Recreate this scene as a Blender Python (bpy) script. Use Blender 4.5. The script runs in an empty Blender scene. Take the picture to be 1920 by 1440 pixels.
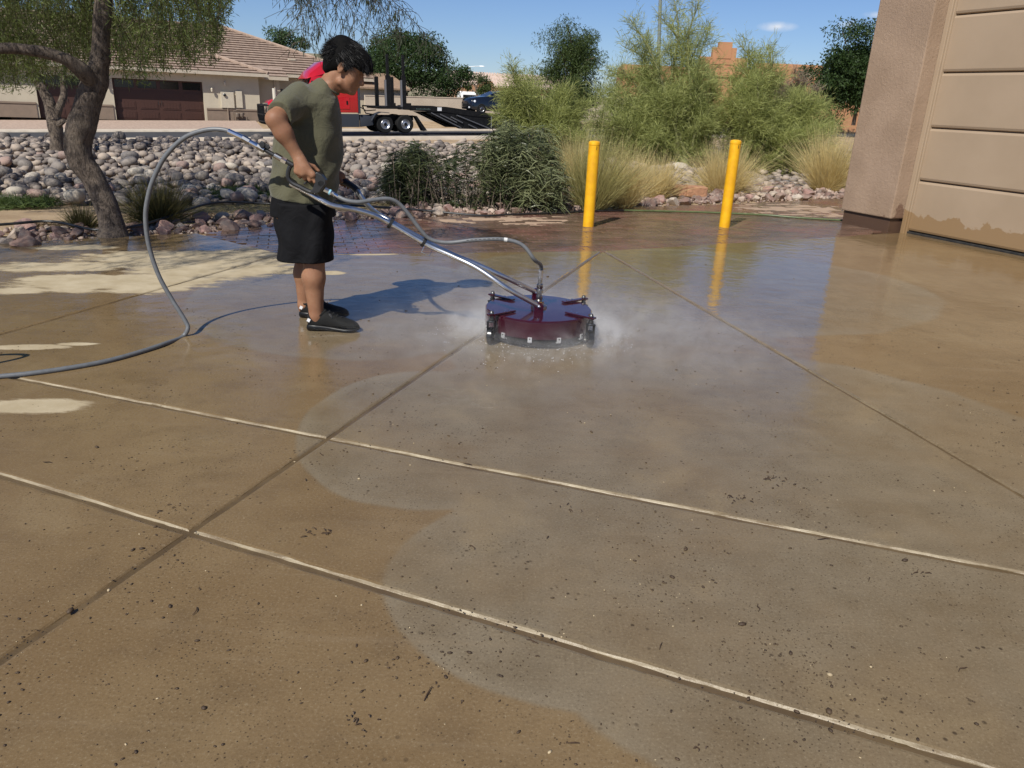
import bpy, bmesh, math, random
import numpy as np
from mathutils import Vector, Matrix

random.seed(7); RNG = np.random.default_rng(7)
SC = bpy.context.scene
COL = SC.collection

# ---------------------------------------------------------------- camera
F, CX, CY, H = 1442.0, 960.0, 720.0, 1.35
PITCH, ROLL = math.radians(20.2), math.atan(0.045)
cP, sP, cR, sR = math.cos(PITCH), math.sin(PITCH), math.cos(ROLL), math.sin(ROLL)
cam = bpy.data.cameras.new('camera'); camo = bpy.data.objects.new('camera', cam); COL.objects.link(camo)
cam.sensor_width = 36.0; cam.lens = F / 1920 * 36; cam.clip_end = 6000; cam.clip_start = 0.05
rt, up, bk = Vector((cR, sR * sP, sR * cP)), Vector((-sR, cR * sP, cR * cP)), Vector((0, -cP, sP))
camo.matrix_world = Matrix(((rt.x, up.x, bk.x, 0), (rt.y, up.y, bk.y, 0), (rt.z, up.z, bk.z, H), (0, 0, 0, 1)))
SC.camera = camo

# ---------------------------------------------------------------- sky, sun, exposure
SUN_AZ, SUN_EL = math.radians(27), math.radians(46)      # shadows run this far right of +Y
wd = bpy.data.worlds.new('World'); SC.world = wd; wd.use_nodes = True
wn, wl = wd.node_tree.nodes, wd.node_tree.links
wn.clear()
wo = wn.new('ShaderNodeOutputWorld'); bg = wn.new('ShaderNodeBackground'); sky = wn.new('ShaderNodeTexSky')
sky.sky_type = 'NISHITA'; sky.sun_disc = False; sky.sun_elevation = SUN_EL
sky.sun_rotation = math.pi + SUN_AZ
sky.altitude = 400; sky.air_density = 1.0; sky.dust_density = 0.0; sky.ozone_density = 3.0
bg.inputs[1].default_value = 0.063
# two small fair-weather wisps
tc = wn.new('ShaderNodeTexCoord')
def wmath(op, a, b=None):
    n = wn.new('ShaderNodeMath'); n.operation = op
    for i, v in enumerate((a, b)):
        if v is None: continue
        if isinstance(v, (int, float)): n.inputs[i].default_value = v
        else: wl.new(v, n.inputs[i])
    return n.outputs[0]
def ray(x, y):
    u, v = (x - CX) / F, (y - CY) / F
    a, b = u * cR + v * sR, -u * sR + v * cR
    return np.array([a, cP - b * sP, -sP - b * cP])
cmask = None
for (cx_, cy_, rx_, rz_) in ((1458, 50, .024, .006), (1603, 46, .02, .005), (1640, 28, .014, .004)):
    d = ray(cx_, cy_); d = d / np.linalg.norm(d)
    mp = wn.new('ShaderNodeVectorMath'); mp.operation = 'SUBTRACT'; wl.new(tc.outputs['Generated'], mp.inputs[0]); mp.inputs[1].default_value = d
    sc_ = wn.new('ShaderNodeVectorMath'); sc_.operation = 'MULTIPLY'; wl.new(mp.outputs[0], sc_.inputs[0]); sc_.inputs[1].default_value = (1 / rx_, 1 / rx_, 1 / rz_)
    ln = wn.new('ShaderNodeVectorMath'); ln.operation = 'LENGTH'; wl.new(sc_.outputs[0], ln.inputs[0])
    m = wmath('MAXIMUM', wmath('SUBTRACT', 1.0, ln.outputs['Value']), 0.0)
    cmask = m if cmask is None else wmath('MAXIMUM', cmask, m)
cn = wn.new('ShaderNodeTexNoise'); cn.inputs['Scale'].default_value = 60; cn.inputs['Detail'].default_value = 6
wl.new(tc.outputs['Generated'], cn.inputs['Vector'])
cf = wmath('MULTIPLY', wmath('MULTIPLY', cmask, wmath('MAXIMUM', wmath('SUBTRACT', cn.outputs['Fac'], 0.3), 0.0)), 2.4)
mx = wn.new('ShaderNodeMix'); mx.data_type = 'RGBA'; wl.new(wmath('MINIMUM', cf, 0.8), mx.inputs['Factor'])
tint = wn.new('ShaderNodeMix'); tint.data_type = 'RGBA'; tint.blend_type = 'MULTIPLY'; tint.inputs['Factor'].default_value = 1.0; wl.new(sky.outputs[0], tint.inputs['A']); tint.inputs['B'].default_value = (.80, .93, 1.24, 1)
wl.new(tint.outputs['Result'], mx.inputs['A']); mx.inputs['B'].default_value = (11.5, 11.8, 12.5, 1)
wl.new(mx.outputs['Result'], bg.inputs[0]); wl.new(bg.outputs[0], wo.inputs[0])
sl = bpy.data.lights.new('sun', 'SUN'); so = bpy.data.objects.new('sun', sl); COL.objects.link(so)
sl.energy = 5.0; sl.angle = math.radians(0.5); sl.color = (1.0, 0.965, 0.89)
SDIR = Vector((math.sin(SUN_AZ) * math.cos(SUN_EL), math.cos(SUN_AZ) * math.cos(SUN_EL), -math.sin(SUN_EL)))
so.rotation_euler = SDIR.to_track_quat('-Z', 'Y').to_euler(); so.location = (-6, -12, 15)
SC.view_settings.view_transform = 'Standard'; SC.view_settings.look = 'None'
SC.view_settings.exposure = 0.2; SC.view_settings.gamma = 1.0; SC.view_settings.use_curve_mapping = False
SC.render.engine = 'CYCLES'; SC.cycles.use_denoising = True
SC.cycles.max_bounces = 8; SC.cycles.transparent_max_bounces = 12; SC.cycles.volume_bounces = 1
SC.cycles.volume_step_rate = 1.0; SC.cycles.volume_max_steps = 128

# ---------------------------------------------------------------- pixel helpers
def G(x, y, z=0.0):
    d = ray(x, y); t = (z - H) / d[2]; return np.array([0, 0, H]) + d * t
def D(x, y, Y):
    d = ray(x, y); return np.array([0, 0, H]) + d * (Y / d[1])

def proj(p):
    x, y, z = p[0], p[1], p[2] - H; zc = y * cP - z * sP; b = (-z * cP - y * sP) / zc; a = x / zc; return CX + F * (a * cR - b * sR), CY + F * (a * sR + b * cR)

# ---------------------------------------------------------------- object helpers
def tag(o, label=None, cat=None, group=None, kind=None):
    if label: o['label'] = label
    if cat: o['category'] = cat
    if group: o['group'] = group
    if kind: o['kind'] = kind
    return o
def empty(name, loc=(0, 0, 0), rz=0.0, label=None, cat=None, group=None):
    o = bpy.data.objects.new(name, None); COL.objects.link(o); o.location = loc; o.rotation_euler = (0, 0, rz)
    o.empty_display_size = 0.1
    return tag(o, label, cat, group)
def link(name, me, parent=None, mats=None, local=False):
    o = bpy.data.objects.new(name, me); COL.objects.link(o)
    if mats is not None and len(me.materials) == 0:
        for m in (mats if isinstance(mats, (list, tuple)) else [mats]): me.materials.append(m)
    if parent is not None:
        o.parent = parent
        if not local:      # mesh given in world coordinates
            o.matrix_parent_inverse = parent_world(parent).inverted()
    return o
def parent_world(p):
    M_ = Matrix.LocRotScale(p.location, p.rotation_euler, p.scale)
    if p.parent is not None: M_ = parent_world(p.parent) @ p.matrix_parent_inverse @ M_
    return M_
def npmesh(name, V, Fc, mats=None, parent=None, smooth=False, mi=None, local=False):
    """fast mesh from arrays; Fc is (n,3) or (n,4) or a list of such arrays"""
    V = np.ascontiguousarray(V, dtype=np.float32)
    Fs = [np.asarray(f, dtype=np.int32) for f in (Fc if isinstance(Fc, list) else [Fc]) if len(f)]
    me = bpy.data.meshes.new(name)
    nl = sum(f.size for f in Fs); nf = sum(len(f) for f in Fs)
    me.vertices.add(len(V)); me.vertices.foreach_set('co', V.ravel())
    me.loops.add(nl); me.loops.foreach_set('vertex_index', np.concatenate([f.ravel() for f in Fs]))
    me.polygons.add(nf)
    tot = np.concatenate([np.full(len(f), f.shape[1], np.int32) for f in Fs])
    st = np.concatenate([[0], np.cumsum(tot)[:-1]]).astype(np.int32)
    me.polygons.foreach_set('loop_start', st); me.polygons.foreach_set('loop_total', tot)
    if smooth: me.polygons.foreach_set('use_smooth', np.ones(nf, bool))
    if mi is not None: me.polygons.foreach_set('material_index', np.asarray(mi, np.int32))
    me.update(calc_edges=True); me.validate()
    return link(name, me, parent, mats, local)

class MB:
    """collects simple shapes into one mesh"""
    def __init__(s): s.v, s.f, s.m, s.cur = [], [], [], 0
    def add(s, vs, fs):
        b = len(s.v); s.v += [tuple(map(float, p)) for p in vs]; s.f += [tuple(i + b for i in f) for f in fs]; s.m += [s.cur] * len(fs); return s
    def box(s, a, b):
        (x0, y0, z0), (x1, y1, z1) = a, b
        return s.add([(x0, y0, z0), (x1, y0, z0), (x1, y1, z0), (x0, y1, z0), (x0, y0, z1), (x1, y0, z1), (x1, y1, z1), (x0, y1, z1)],
                     [(0, 3, 2, 1), (4, 5, 6, 7), (0, 1, 5, 4), (1, 2, 6, 5), (2, 3, 7, 6), (3, 0, 4, 7)])
    def cbox(s, c, d, rot=None):
        d = np.array(d) / 2; P = []
        for z in (-1, 1):
            for (x, y) in ((-1, -1), (1, -1), (1, 1), (-1, 1)):
                q = Vector((x * d[0], y * d[1], z * d[2]))
                if rot is not None: q = rot @ q
                P.append((c[0] + q.x, c[1] + q.y, c[2] + q.z))
        return s.add(P, [(0, 3, 2, 1), (4, 5, 6, 7), (0, 1, 5, 4), (1, 2, 6, 5), (2, 3, 7, 6), (3, 0, 4, 7)])
    def tube(s, pts, r, n=8, caps=True):
        pts = [Vector(p) for p in pts]; rs = r if hasattr(r, '__len__') else [r] * len(pts)
        b = len(s.v); ref = None; k = len(pts)
        for i, p in enumerate(pts):
            d = (pts[min(i + 1, k - 1)] - pts[max(i - 1, 0)])
            d = d.normalized() if d.length > 1e-9 else Vector((0, 0, 1))
            if ref is None: ref = d.orthogonal().normalized()
            ref = (ref - d * ref.dot(d)); ref = ref.normalized() if ref.length > 1e-6 else d.orthogonal().normalized()
            e = d.cross(ref)
            for j in range(n):
                a = 2 * math.pi * j / n; q = p + (ref * math.cos(a) + e * math.sin(a)) * rs[i]; s.v.append((q.x, q.y, q.z))
        fs = []
        for i in range(k - 1):
            for j in range(n):
                fs.append((b + i * n + j, b + i * n + (j + 1) % n, b + (i + 1) * n + (j + 1) % n, b + (i + 1) * n + j))
        if caps: fs.append(tuple(b + j for j in range(n))[::-1]); fs.append(tuple(b + (k - 1) * n + j for j in range(n)))
        s.f += fs; s.m += [s.cur] * len(fs); return s
    def lathe(s, c, prof, n=24, axis='z', caps=True, rot=None):
        b = len(s.v)
        for (r, h) in prof:
            for j in range(n):
                a = 2 * math.pi * j / n; q = (r * math.cos(a), r * math.sin(a), h)
                if axis == 'y': q = (q[0], q[2], q[1])
                elif axis == 'x': q = (q[2], q[0], q[1])
                if rot is not None: q = rot @ Vector(q)
                s.v.append((c[0] + q[0], c[1] + q[1], c[2] + q[2]))
        fs = []
        for i in range(len(prof) - 1):
            for j in range(n): fs.append((b + i * n + j, b + i * n + (j + 1) % n, b + (i + 1) * n + (j + 1) % n, b + (i + 1) * n + j))
        if caps: fs.append(tuple(b + j for j in range(n))[::-1]); fs.append(tuple(b + (len(prof) - 1) * n + j for j in range(n)))
        s.f += fs; s.m += [s.cur] * len(fs); return s
    def prism(s, poly, vec):
        n = len(poly); vec = np.array(vec)
        P = [np.array(p, float) for p in poly] + [np.array(p, float) + vec for p in poly]
        return s.add(P, [tuple(range(n))[::-1], tuple(range(n, 2 * n))] + [(i, (i + 1) % n, n + (i + 1) % n, n + i) for i in range(n)])
    def loft(s, rings, caps=True):
        b = len(s.v); n = len(rings[0])
        for r in rings: s.v += [tuple(map(float, p)) for p in r]
        fs = []
        for i in range(len(rings) - 1):
            for j in range(n): fs.append((b + i * n + j, b + i * n + (j + 1) % n, b + (i + 1) * n + (j + 1) % n, b + (i + 1) * n + j))
        if caps: fs.append(tuple(b + j for j in range(n))[::-1]); fs.append(tuple(b + (len(rings) - 1) * n + j for j in range(n)))
        s.f += fs; s.m += [s.cur] * len(fs); return s
    def build(s, name, mats, parent=None, smooth=False, local=False, bevel=0, fixn=True):
        me = bpy.data.meshes.new(name); me.from_pydata(s.v, [], s.f)
        bm = bmesh.new(); bm.from_mesh(me)
        for f_, m_ in zip(bm.faces, s.m): f_.material_index = m_
        if fixn: bmesh.ops.recalc_face_normals(bm, faces=bm.faces)
        if bevel: bmesh.ops.bevel(bm, geom=[e for e in bm.edges if len(e.link_faces) == 2 and e.calc_face_angle(0) > 0.6], offset=bevel, segments=2, profile=0.6, affect='EDGES')
        bm.to_mesh(me); bm.free()
        if smooth:
            for p in me.polygons: p.use_smooth = True
            try: me.set_sharp_from_angle(angle=math.radians(40))
            except Exception: pass
        return link(name, me, parent, mats, local)

def spline(pts, n=8):
    """Catmull-Rom through points (any dimension)"""
    P = np.array(pts, float); P = np.vstack([2 * P[0] - P[1], P, 2 * P[-1] - P[-2]]); out = []
    for i in range(1, len(P) - 2):
        a, b, c, d = P[i - 1], P[i], P[i + 1], P[i + 2]
        for k in range(n):
            t = k / n
            out.append(0.5 * (2 * b + (c - a) * t + (2 * a - 5 * b + 4 * c - d) * t * t + (3 * b - a - 3 * c + d) * t ** 3))
    out.append(P[-2]); return np.array(out)

# ---------------------------------------------------------------- materials
MATS = {}
class NT:
    def __init__(s, name):
        s.m = bpy.data.materials.new(name); s.m.use_nodes = True; s.n, s.l = s.m.node_tree.nodes, s.m.node_tree.links
        s.p = s.n['Principled BSDF']; s.out = s.n['Material Output']
    def put(s, sock, v):
        if isinstance(v, (int, float)): sock.default_value = v
        elif isinstance(v, (tuple, list)): sock.default_value = tuple(v) + ((1,) if len(v) == 3 and len(sock.default_value) == 4 else ())
        else: s.l.new(v, sock)
    def math(s, op, a, b=None, clamp=False):
        n = s.n.new('ShaderNodeMath'); n.operation = op; n.use_clamp = clamp
        s.put(n.inputs[0], a)
        if b is not None: s.put(n.inputs[1], b)
        return n.outputs[0]
    def vmath(s, op, a, b=None):
        n = s.n.new('ShaderNodeVectorMath'); n.operation = op; s.put(n.inputs[0], a)
        if b is not None: s.put(n.inputs[1], b)
        return n.outputs['Value'] if op in ('LENGTH', 'DOT_PRODUCT', 'DISTANCE') else n.outputs[0]
    def mix(s, f, a, b):
        n = s.n.new('ShaderNodeMix'); n.data_type = 'RGBA'; s.put(n.inputs['Factor'], f); s.put(n.inputs['A'], a); s.put(n.inputs['B'], b); return n.outputs['Result']
    def lerp(s, f, a, b):
        n = s.n.new('ShaderNodeMix'); n.data_type = 'FLOAT'; s.put(n.inputs[0], f); s.put(n.inputs[2], a); s.put(n.inputs[3], b); return n.outputs[0]
    def pos(s): return s.n.new('ShaderNodeNewGeometry').outputs['Position']
    def obj(s): return s.n.new('ShaderNodeTexCoord').outputs['Object']
    def rnd(s): return s.n.new('ShaderNodeObjectInfo').outputs['Random']
    def island(s): return s.n.new('ShaderNodeNewGeometry').outputs['Random Per Island']
    def noise(s, vec, scale, detail=4, rough=.55, dist=0.0):
        n = s.n.new('ShaderNodeTexNoise'); n.inputs['Scale'].default_value = scale; n.inputs['Detail'].default_value = detail
        n.inputs['Roughness'].default_value = rough; n.inputs['Distortion'].default_value = dist; s.put(n.inputs['Vector'], vec); return n.outputs['Fac']
    def voro(s, vec, scale, feat='F1', out='Distance'):
        n = s.n.new('ShaderNodeTexVoronoi'); n.feature = feat; n.inputs['Scale'].default_value = scale; s.put(n.inputs['Vector'], vec); return n.outputs[out]
    def step(s, v, a, b):
        n = s.n.new('ShaderNodeMapRange'); n.interpolation_type = 'SMOOTHSTEP'; s.put(n.inputs[0], v); n.inputs[1].default_value = a; n.inputs[2].default_value = b
        n.inputs[3].default_value = 0; n.inputs[4].default_value = 1; return n.outputs[0]
    def bump(s, h, strength=.3, dist=.01, normal=None):
        n = s.n.new('ShaderNodeBump'); n.inputs['Strength'].default_value = strength; n.inputs['Distance'].default_value = dist
        s.put(n.inputs['Height'], h)
        if normal is not None: s.put(n.inputs['Normal'], normal)
        return n.outputs[0]
    def set(s, **k):
        for a, v in k.items(): s.put(s.p.inputs[a.replace('_', ' ')], v)
        return s.m

def mat(name, c1, c2=None, scale=8, rough=.7, metal=0.0, bump=0.0, bscale=40, bdist=.01, rnd=None, isl=None, coord='pos', spec=.5, coat=0, detail=4):
    """c1..c2 mixed by noise; rnd/isl: a third colour mixed in by object/island random"""
    t = NT(name); vec = t.pos() if coord == 'pos' else t.obj()
    c = c1
    if c2 is not None: c = t.mix(t.step(t.noise(vec, scale, detail), .3, .7), c1, c2)
    if rnd is not None: c = t.mix(t.rnd(), c, rnd)
    if isl is not None: c = t.mix(t.island(), c, isl)
    t.set(Base_Color=c, Roughness=rough, Metallic=metal)
    t.p.inputs['Specular IOR Level'].default_value = spec
    if coat: t.p.inputs['Coat Weight'].default_value = coat; t.p.inputs['Coat Roughness'].default_value = .05
    if bump: t.set(Normal=t.bump(t.noise(vec, bscale, 5), bump, bdist))
    return t.m
def leafmat(name, c1, c2, trans=.35, rough=.55, patch=1.6):
    t = NT(name); f = t.math('ADD', t.math('MULTIPLY', t.island(), .6), t.math('MULTIPLY', t.math('SUBTRACT', t.noise(t.pos(), patch, 3, .6), .3), 1.0), True); c = t.mix(f, c1, c2); t.set(Base_Color=c, Roughness=rough)
    t.p.inputs['Specular IOR Level'].default_value = .3
    tr = t.n.new('ShaderNodeBsdfTranslucent'); t.put(tr.inputs[0], c)
    ms = t.n.new('ShaderNodeMixShader'); ms.inputs[0].default_value = trans
    t.l.new(t.p.outputs[0], ms.inputs[1]); t.l.new(tr.outputs[0], ms.inputs[2]); t.l.new(ms.outputs[0], t.out.inputs[0]); return t.m

# ---------------------------------------------------------------- implicit surfaces
class Field:
    def __init__(s, lo, hi, h):
        s.lo = np.array(lo, float); s.h = h; s.n = np.ceil((np.array(hi) - s.lo) / h).astype(int) + 1
        s.S = np.full(s.n, 10.0, np.float32)
    def sub(s, lo, hi):
        a = np.clip(np.floor((np.array(lo) - s.lo) / s.h).astype(int), 0, s.n); b = np.clip(np.ceil((np.array(hi) - s.lo) / s.h).astype(int) + 1, 0, s.n)
        ax = [(s.lo[i] + s.h * np.arange(a[i], b[i])).astype(np.float32) for i in range(3)]
        return tuple(slice(a[i], b[i]) for i in range(3)), ax[0][:, None, None], ax[1][None, :, None], ax[2][None, None, :]
    def op(s, lo, hi, fn, k=.02, mode='u'):
        m = k + .025; sl_, X, Y, Z = s.sub(np.array(lo) - m, np.array(hi) + m)
        d = fn(X, Y, Z); A = s.S[sl_]
        if A.size == 0: return s
        d = np.broadcast_to(d, A.shape).astype(np.float32)
        if mode == 'u':
            if k > 0:
                h = np.maximum(k - np.abs(A - d), 0) / k; s.S[sl_] = np.minimum(A, d) - h * h * k * .25
            else: s.S[sl_] = np.minimum(A, d)
        elif mode == 's':
            h = np.maximum(k - np.abs(A + d), 0) / k; s.S[sl_] = np.maximum(A, -d) + h * h * k * .25
        return s
    def cone(s, a, b, r1, r2, k=.02, mode='u'):
        a, b = np.array(a, float), np.array(b, float); ba = b - a; L = float(ba @ ba) + 1e-12; r = max(r1, r2)
        def fn(X, Y, Z):
            px, py, pz = X - a[0], Y - a[1], Z - a[2]
            t = np.clip((px * ba[0] + py * ba[1] + pz * ba[2]) / L, 0, 1)
            return np.sqrt((px - t * ba[0]) ** 2 + (py - t * ba[1]) ** 2 + (pz - t * ba[2]) ** 2) - (r1 + t * (r2 - r1))
        return s.op(np.minimum(a, b) - r, np.maximum(a, b) + r, fn, k, mode)
    def ell(s, c, r, R=None, k=.02, mode='u'):
        c = np.array(c, float); r = np.array(r, float); R = np.eye(3) if R is None else np.array(R)
        def fn(X, Y, Z):
            p = (X - c[0], Y - c[1], Z - c[2]); q = [R[0, i] * p[0] + R[1, i] * p[1] + R[2, i] * p[2] for i in range(3)]
            k0 = np.sqrt(sum((q[i] / r[i]) ** 2 for i in range(3))); k1 = np.sqrt(sum((q[i] / r[i] ** 2) ** 2 for i in range(3))) + 1e-9
            return k0 * (k0 - 1) / k1
        return s.op(c - r.max(), c + r.max(), fn, k, mode)
    def slices(s, st, k=.02, wob=None, pw=2.0):
        """horizontal elliptical slices (z, cx, cy, ax, ay), z ascending"""
        st = np.array(sorted(st)); z0, z1 = st[0, 0], st[-1, 0]
        lo = (np.min(st[:, 1] - st[:, 3]), np.min(st[:, 2] - st[:, 4]), z0); hi = (np.max(st[:, 1] + st[:, 3]), np.max(st[:, 2] + st[:, 4]), z1)
        def fn(X, Y, Z):
            zf = Z.ravel(); g = lambda i: np.interp(zf, st[:, 0], st[:, i])[None, None, :]
            cx, cy, ax, ay = g(1), g(2), g(3), g(4)
            q = ((np.abs((X - cx) / ax)) ** pw + (np.abs((Y - cy) / ay)) ** pw) ** (1 / pw)
            d = (q - 1) * np.minimum(ax, ay)
            if wob is not None: d = d + wob(X, Y, Z)
            return np.maximum(d, np.maximum(z0 - Z, Z - z1))
        return s.op(lo, hi, fn, k)
    def mesh(s):
        S = s.S; c = [S[a:S.shape[0] - 1 + a, b:S.shape[1] - 1 + b, e:S.shape[2] - 1 + e] for a in (0, 1) for b in (0, 1) for e in (0, 1)]
        neg = np.zeros(c[0].shape, np.int8)
        for q in c: neg += (q < 0)
        act = (neg > 0) & (neg < 8); I = np.argwhere(act); idx = np.full(act.shape, -1, np.int32); idx[act] = np.arange(len(I))
        C = np.stack([q[act] for q in c], 1); off = np.array([(a, b, e) for a in (0, 1) for b in (0, 1) for e in (0, 1)], float)
        acc = np.zeros((len(I), 3)); cnt = np.zeros(len(I))
        for i in range(8):
            for j in range(i + 1, 8):
                if np.abs(off[i] - off[j]).sum() != 1: continue
                a, b = C[:, i], C[:, j]; m = (a < 0) != (b < 0)
                t = np.where(m, a / np.where(m, a - b, 1), 0)[:, None]; acc += np.where(m[:, None], off[i] + t * (off[j] - off[i]), 0); cnt += m
        V = s.lo + s.h * (I + acc / cnt[:, None]); Q = []
        for ax in range(3):
            u, v = (ax + 1) % 3, (ax + 2) % 3
            A = np.moveaxis(S, (ax, u, v), (0, 1, 2)); X = np.moveaxis(idx, (ax, u, v), (0, 1, 2))
            a, b = A[:-1, 1:-1, 1:-1], A[1:, 1:-1, 1:-1]; m = (a < 0) != (b < 0); fl = a[m] < 0
            q = np.stack([X[:, :-1, :-1][m], X[:, 1:, :-1][m], X[:, 1:, 1:][m], X[:, :-1, 1:][m]], 1)
            q[~fl] = q[~fl][:, ::-1]; Q.append(q)
        return V, np.vstack(Q)
    def build(s, name, m, parent=None, relax=1):
        V, Q = s.mesh()
        for _ in range(relax):
            A = np.zeros_like(V); n = np.zeros(len(V))
            for i in range(4):
                for j in ((i + 1) % 4, (i + 3) % 4): np.add.at(A, Q[:, i], V[Q[:, j]]); np.add.at(n, Q[:, i], 1)
            V = V * .5 + .5 * A / np.maximum(n, 1)[:, None]
        return npmesh(name, V, Q, m, parent, smooth=True)
# ================================================================ THE SETTING
U2, N2 = np.array([.883, .469]), np.array([-.469, .883])
def st(x, y): return x * N2[0] + y * N2[1], x * U2[0] + y * U2[1]
def xy(s, t): return s * N2 + t * U2
def roadz(t): return np.clip(-.8 + .024 * (np.asarray(t, float) - 22), -2.2, .6)
def tz(x, y):
    s, t = st(np.asarray(x, float), np.asarray(y, float)); r = roadz(t)
    k = [7.7, 8.3, 9.6, 12, 18.3, 20]
    near = np.interp(s, k, [-.045, -.03, -.04, -.2, .02, .05])
    w = np.clip((s - 20) / 12, 0, 1); w = w * w * (3 - 2 * w)
    z = near * (1 - w) + (r - .08) * w
    w2 = np.clip((s - 53.4) / 2.4, 0, 1)
    return z + np.where(s > 51, .06, 0) + w2 * .42

# ---- ground sheet
xs = np.unique(np.concatenate([np.linspace(-900, -60, 20), np.linspace(-60, -12, 25), np.linspace(-12, 16, 85), np.linspace(16, 90, 35), np.linspace(90, 900, 20)]))
ys = np.unique(np.concatenate([np.linspace(-30, 4, 8), np.linspace(4, 36, 90), np.linspace(36, 90, 70), np.linspace(90, 300, 15), np.linspace(300, 1500, 10)]))
XX, YY = np.meshgrid(xs, ys, indexing='ij'); ZZ = tz(XX, YY)
ii = np.arange(len(xs) * len(ys)).reshape(len(xs), len(ys))
t = NT('dirt'); P_ = t.pos()
n1 = t.noise(P_, 1.3, 5); n2 = t.noise(P_, 22, 6, .7)
c = t.mix(t.step(n1, .35, .65), (.30, .205, .115), (.40, .29, .175)); c = t.mix(t.math('MULTIPLY', t.step(n2, .45, .75), .6), c, (.2, .14, .085))
c = t.mix(t.step(t.voro(P_, 28), .0, .22), (.46, .38, .29), c)
t.set(Base_Color=c, Roughness=.95, Normal=t.bump(n2, .7, .03)); DIRT = t.m
tag(npmesh('ground', np.stack([XX, YY, ZZ], -1).reshape(-1, 3), np.stack([ii[:-1, :-1], ii[1:, :-1], ii[1:, 1:], ii[:-1, 1:]], -1).reshape(-1, 4), DIRT, smooth=True), kind='structure')

# ---- wet concrete: stains and dry patches have shapes of their own, fixed in the slab
def ell_sdf(t, P, items):
    """items: (cx, cy, rx, ry, rotation) in metres -> smallest scaled distance (1 on the rim)"""
    out = None
    for (cx, cy, rx, ry, a) in items:
        m = t.n.new('ShaderNodeMapping'); m.vector_type = 'TEXTURE'; m.inputs['Location'].default_value = (cx, cy, 0); m.inputs['Rotation'].default_value = (0, 0, a); m.inputs['Scale'].default_value = (rx, ry, 1)
        t.put(m.inputs['Vector'], P); d = t.vmath('LENGTH', t.vmath('MULTIPLY', m.outputs[0], (1, 1, 0)))
        out = d if out is None else t.math('MINIMUM', out, d)
    return out
def px_ell(x, y, wx, wy):
    c, a, b, e = G(x, y), G(x - wx, y), G(x, y - wy), G(x, y + wy)
    return (c[0], c[1], np.linalg.norm(a - c), np.linalg.norm(b - e) / 2, math.atan2(*(c - a)[[1, 0]]))
DRY = [px_ell(455, 500, 95, 12), px_ell(540, 506, 60, 9), px_ell(618, 512, 28, 4), px_ell(60, 762, 110, 15), px_ell(50, 651, 85, 5), px_ell(150, 645, 40, 3),
       px_ell(40, 545, 70, 7), px_ell(100, 523, 90, 6), px_ell(270, 530, 150, 20), px_ell(390, 500, 170, 24), px_ell(150, 530, 130, 18), px_ell(330, 482, 200, 14), px_ell(480, 478, 70, 18), px_ell(120, 500, 160, 10),
       px_ell(140, 464, 90, 5), px_ell(690, 476, 60, 3), px_ell(1570, 937, 1, 1)]
CLEAN_SHEEN = [px_ell(1120, 1085, 400, 190), px_ell(800, 800, 240, 122), px_ell(1500, 1120, 560, 260), px_ell(1250, 800, 500, 190), px_ell(1750, 1000, 700, 380), px_ell(1150, 640, 330, 130), px_ell(1750, 1400, 420, 190), px_ell(1300, 530, 460, 70), px_ell(680, 560, 330, 85)]  # cleaned swaths; the last pair paints grey sky reflection into the colour
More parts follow.
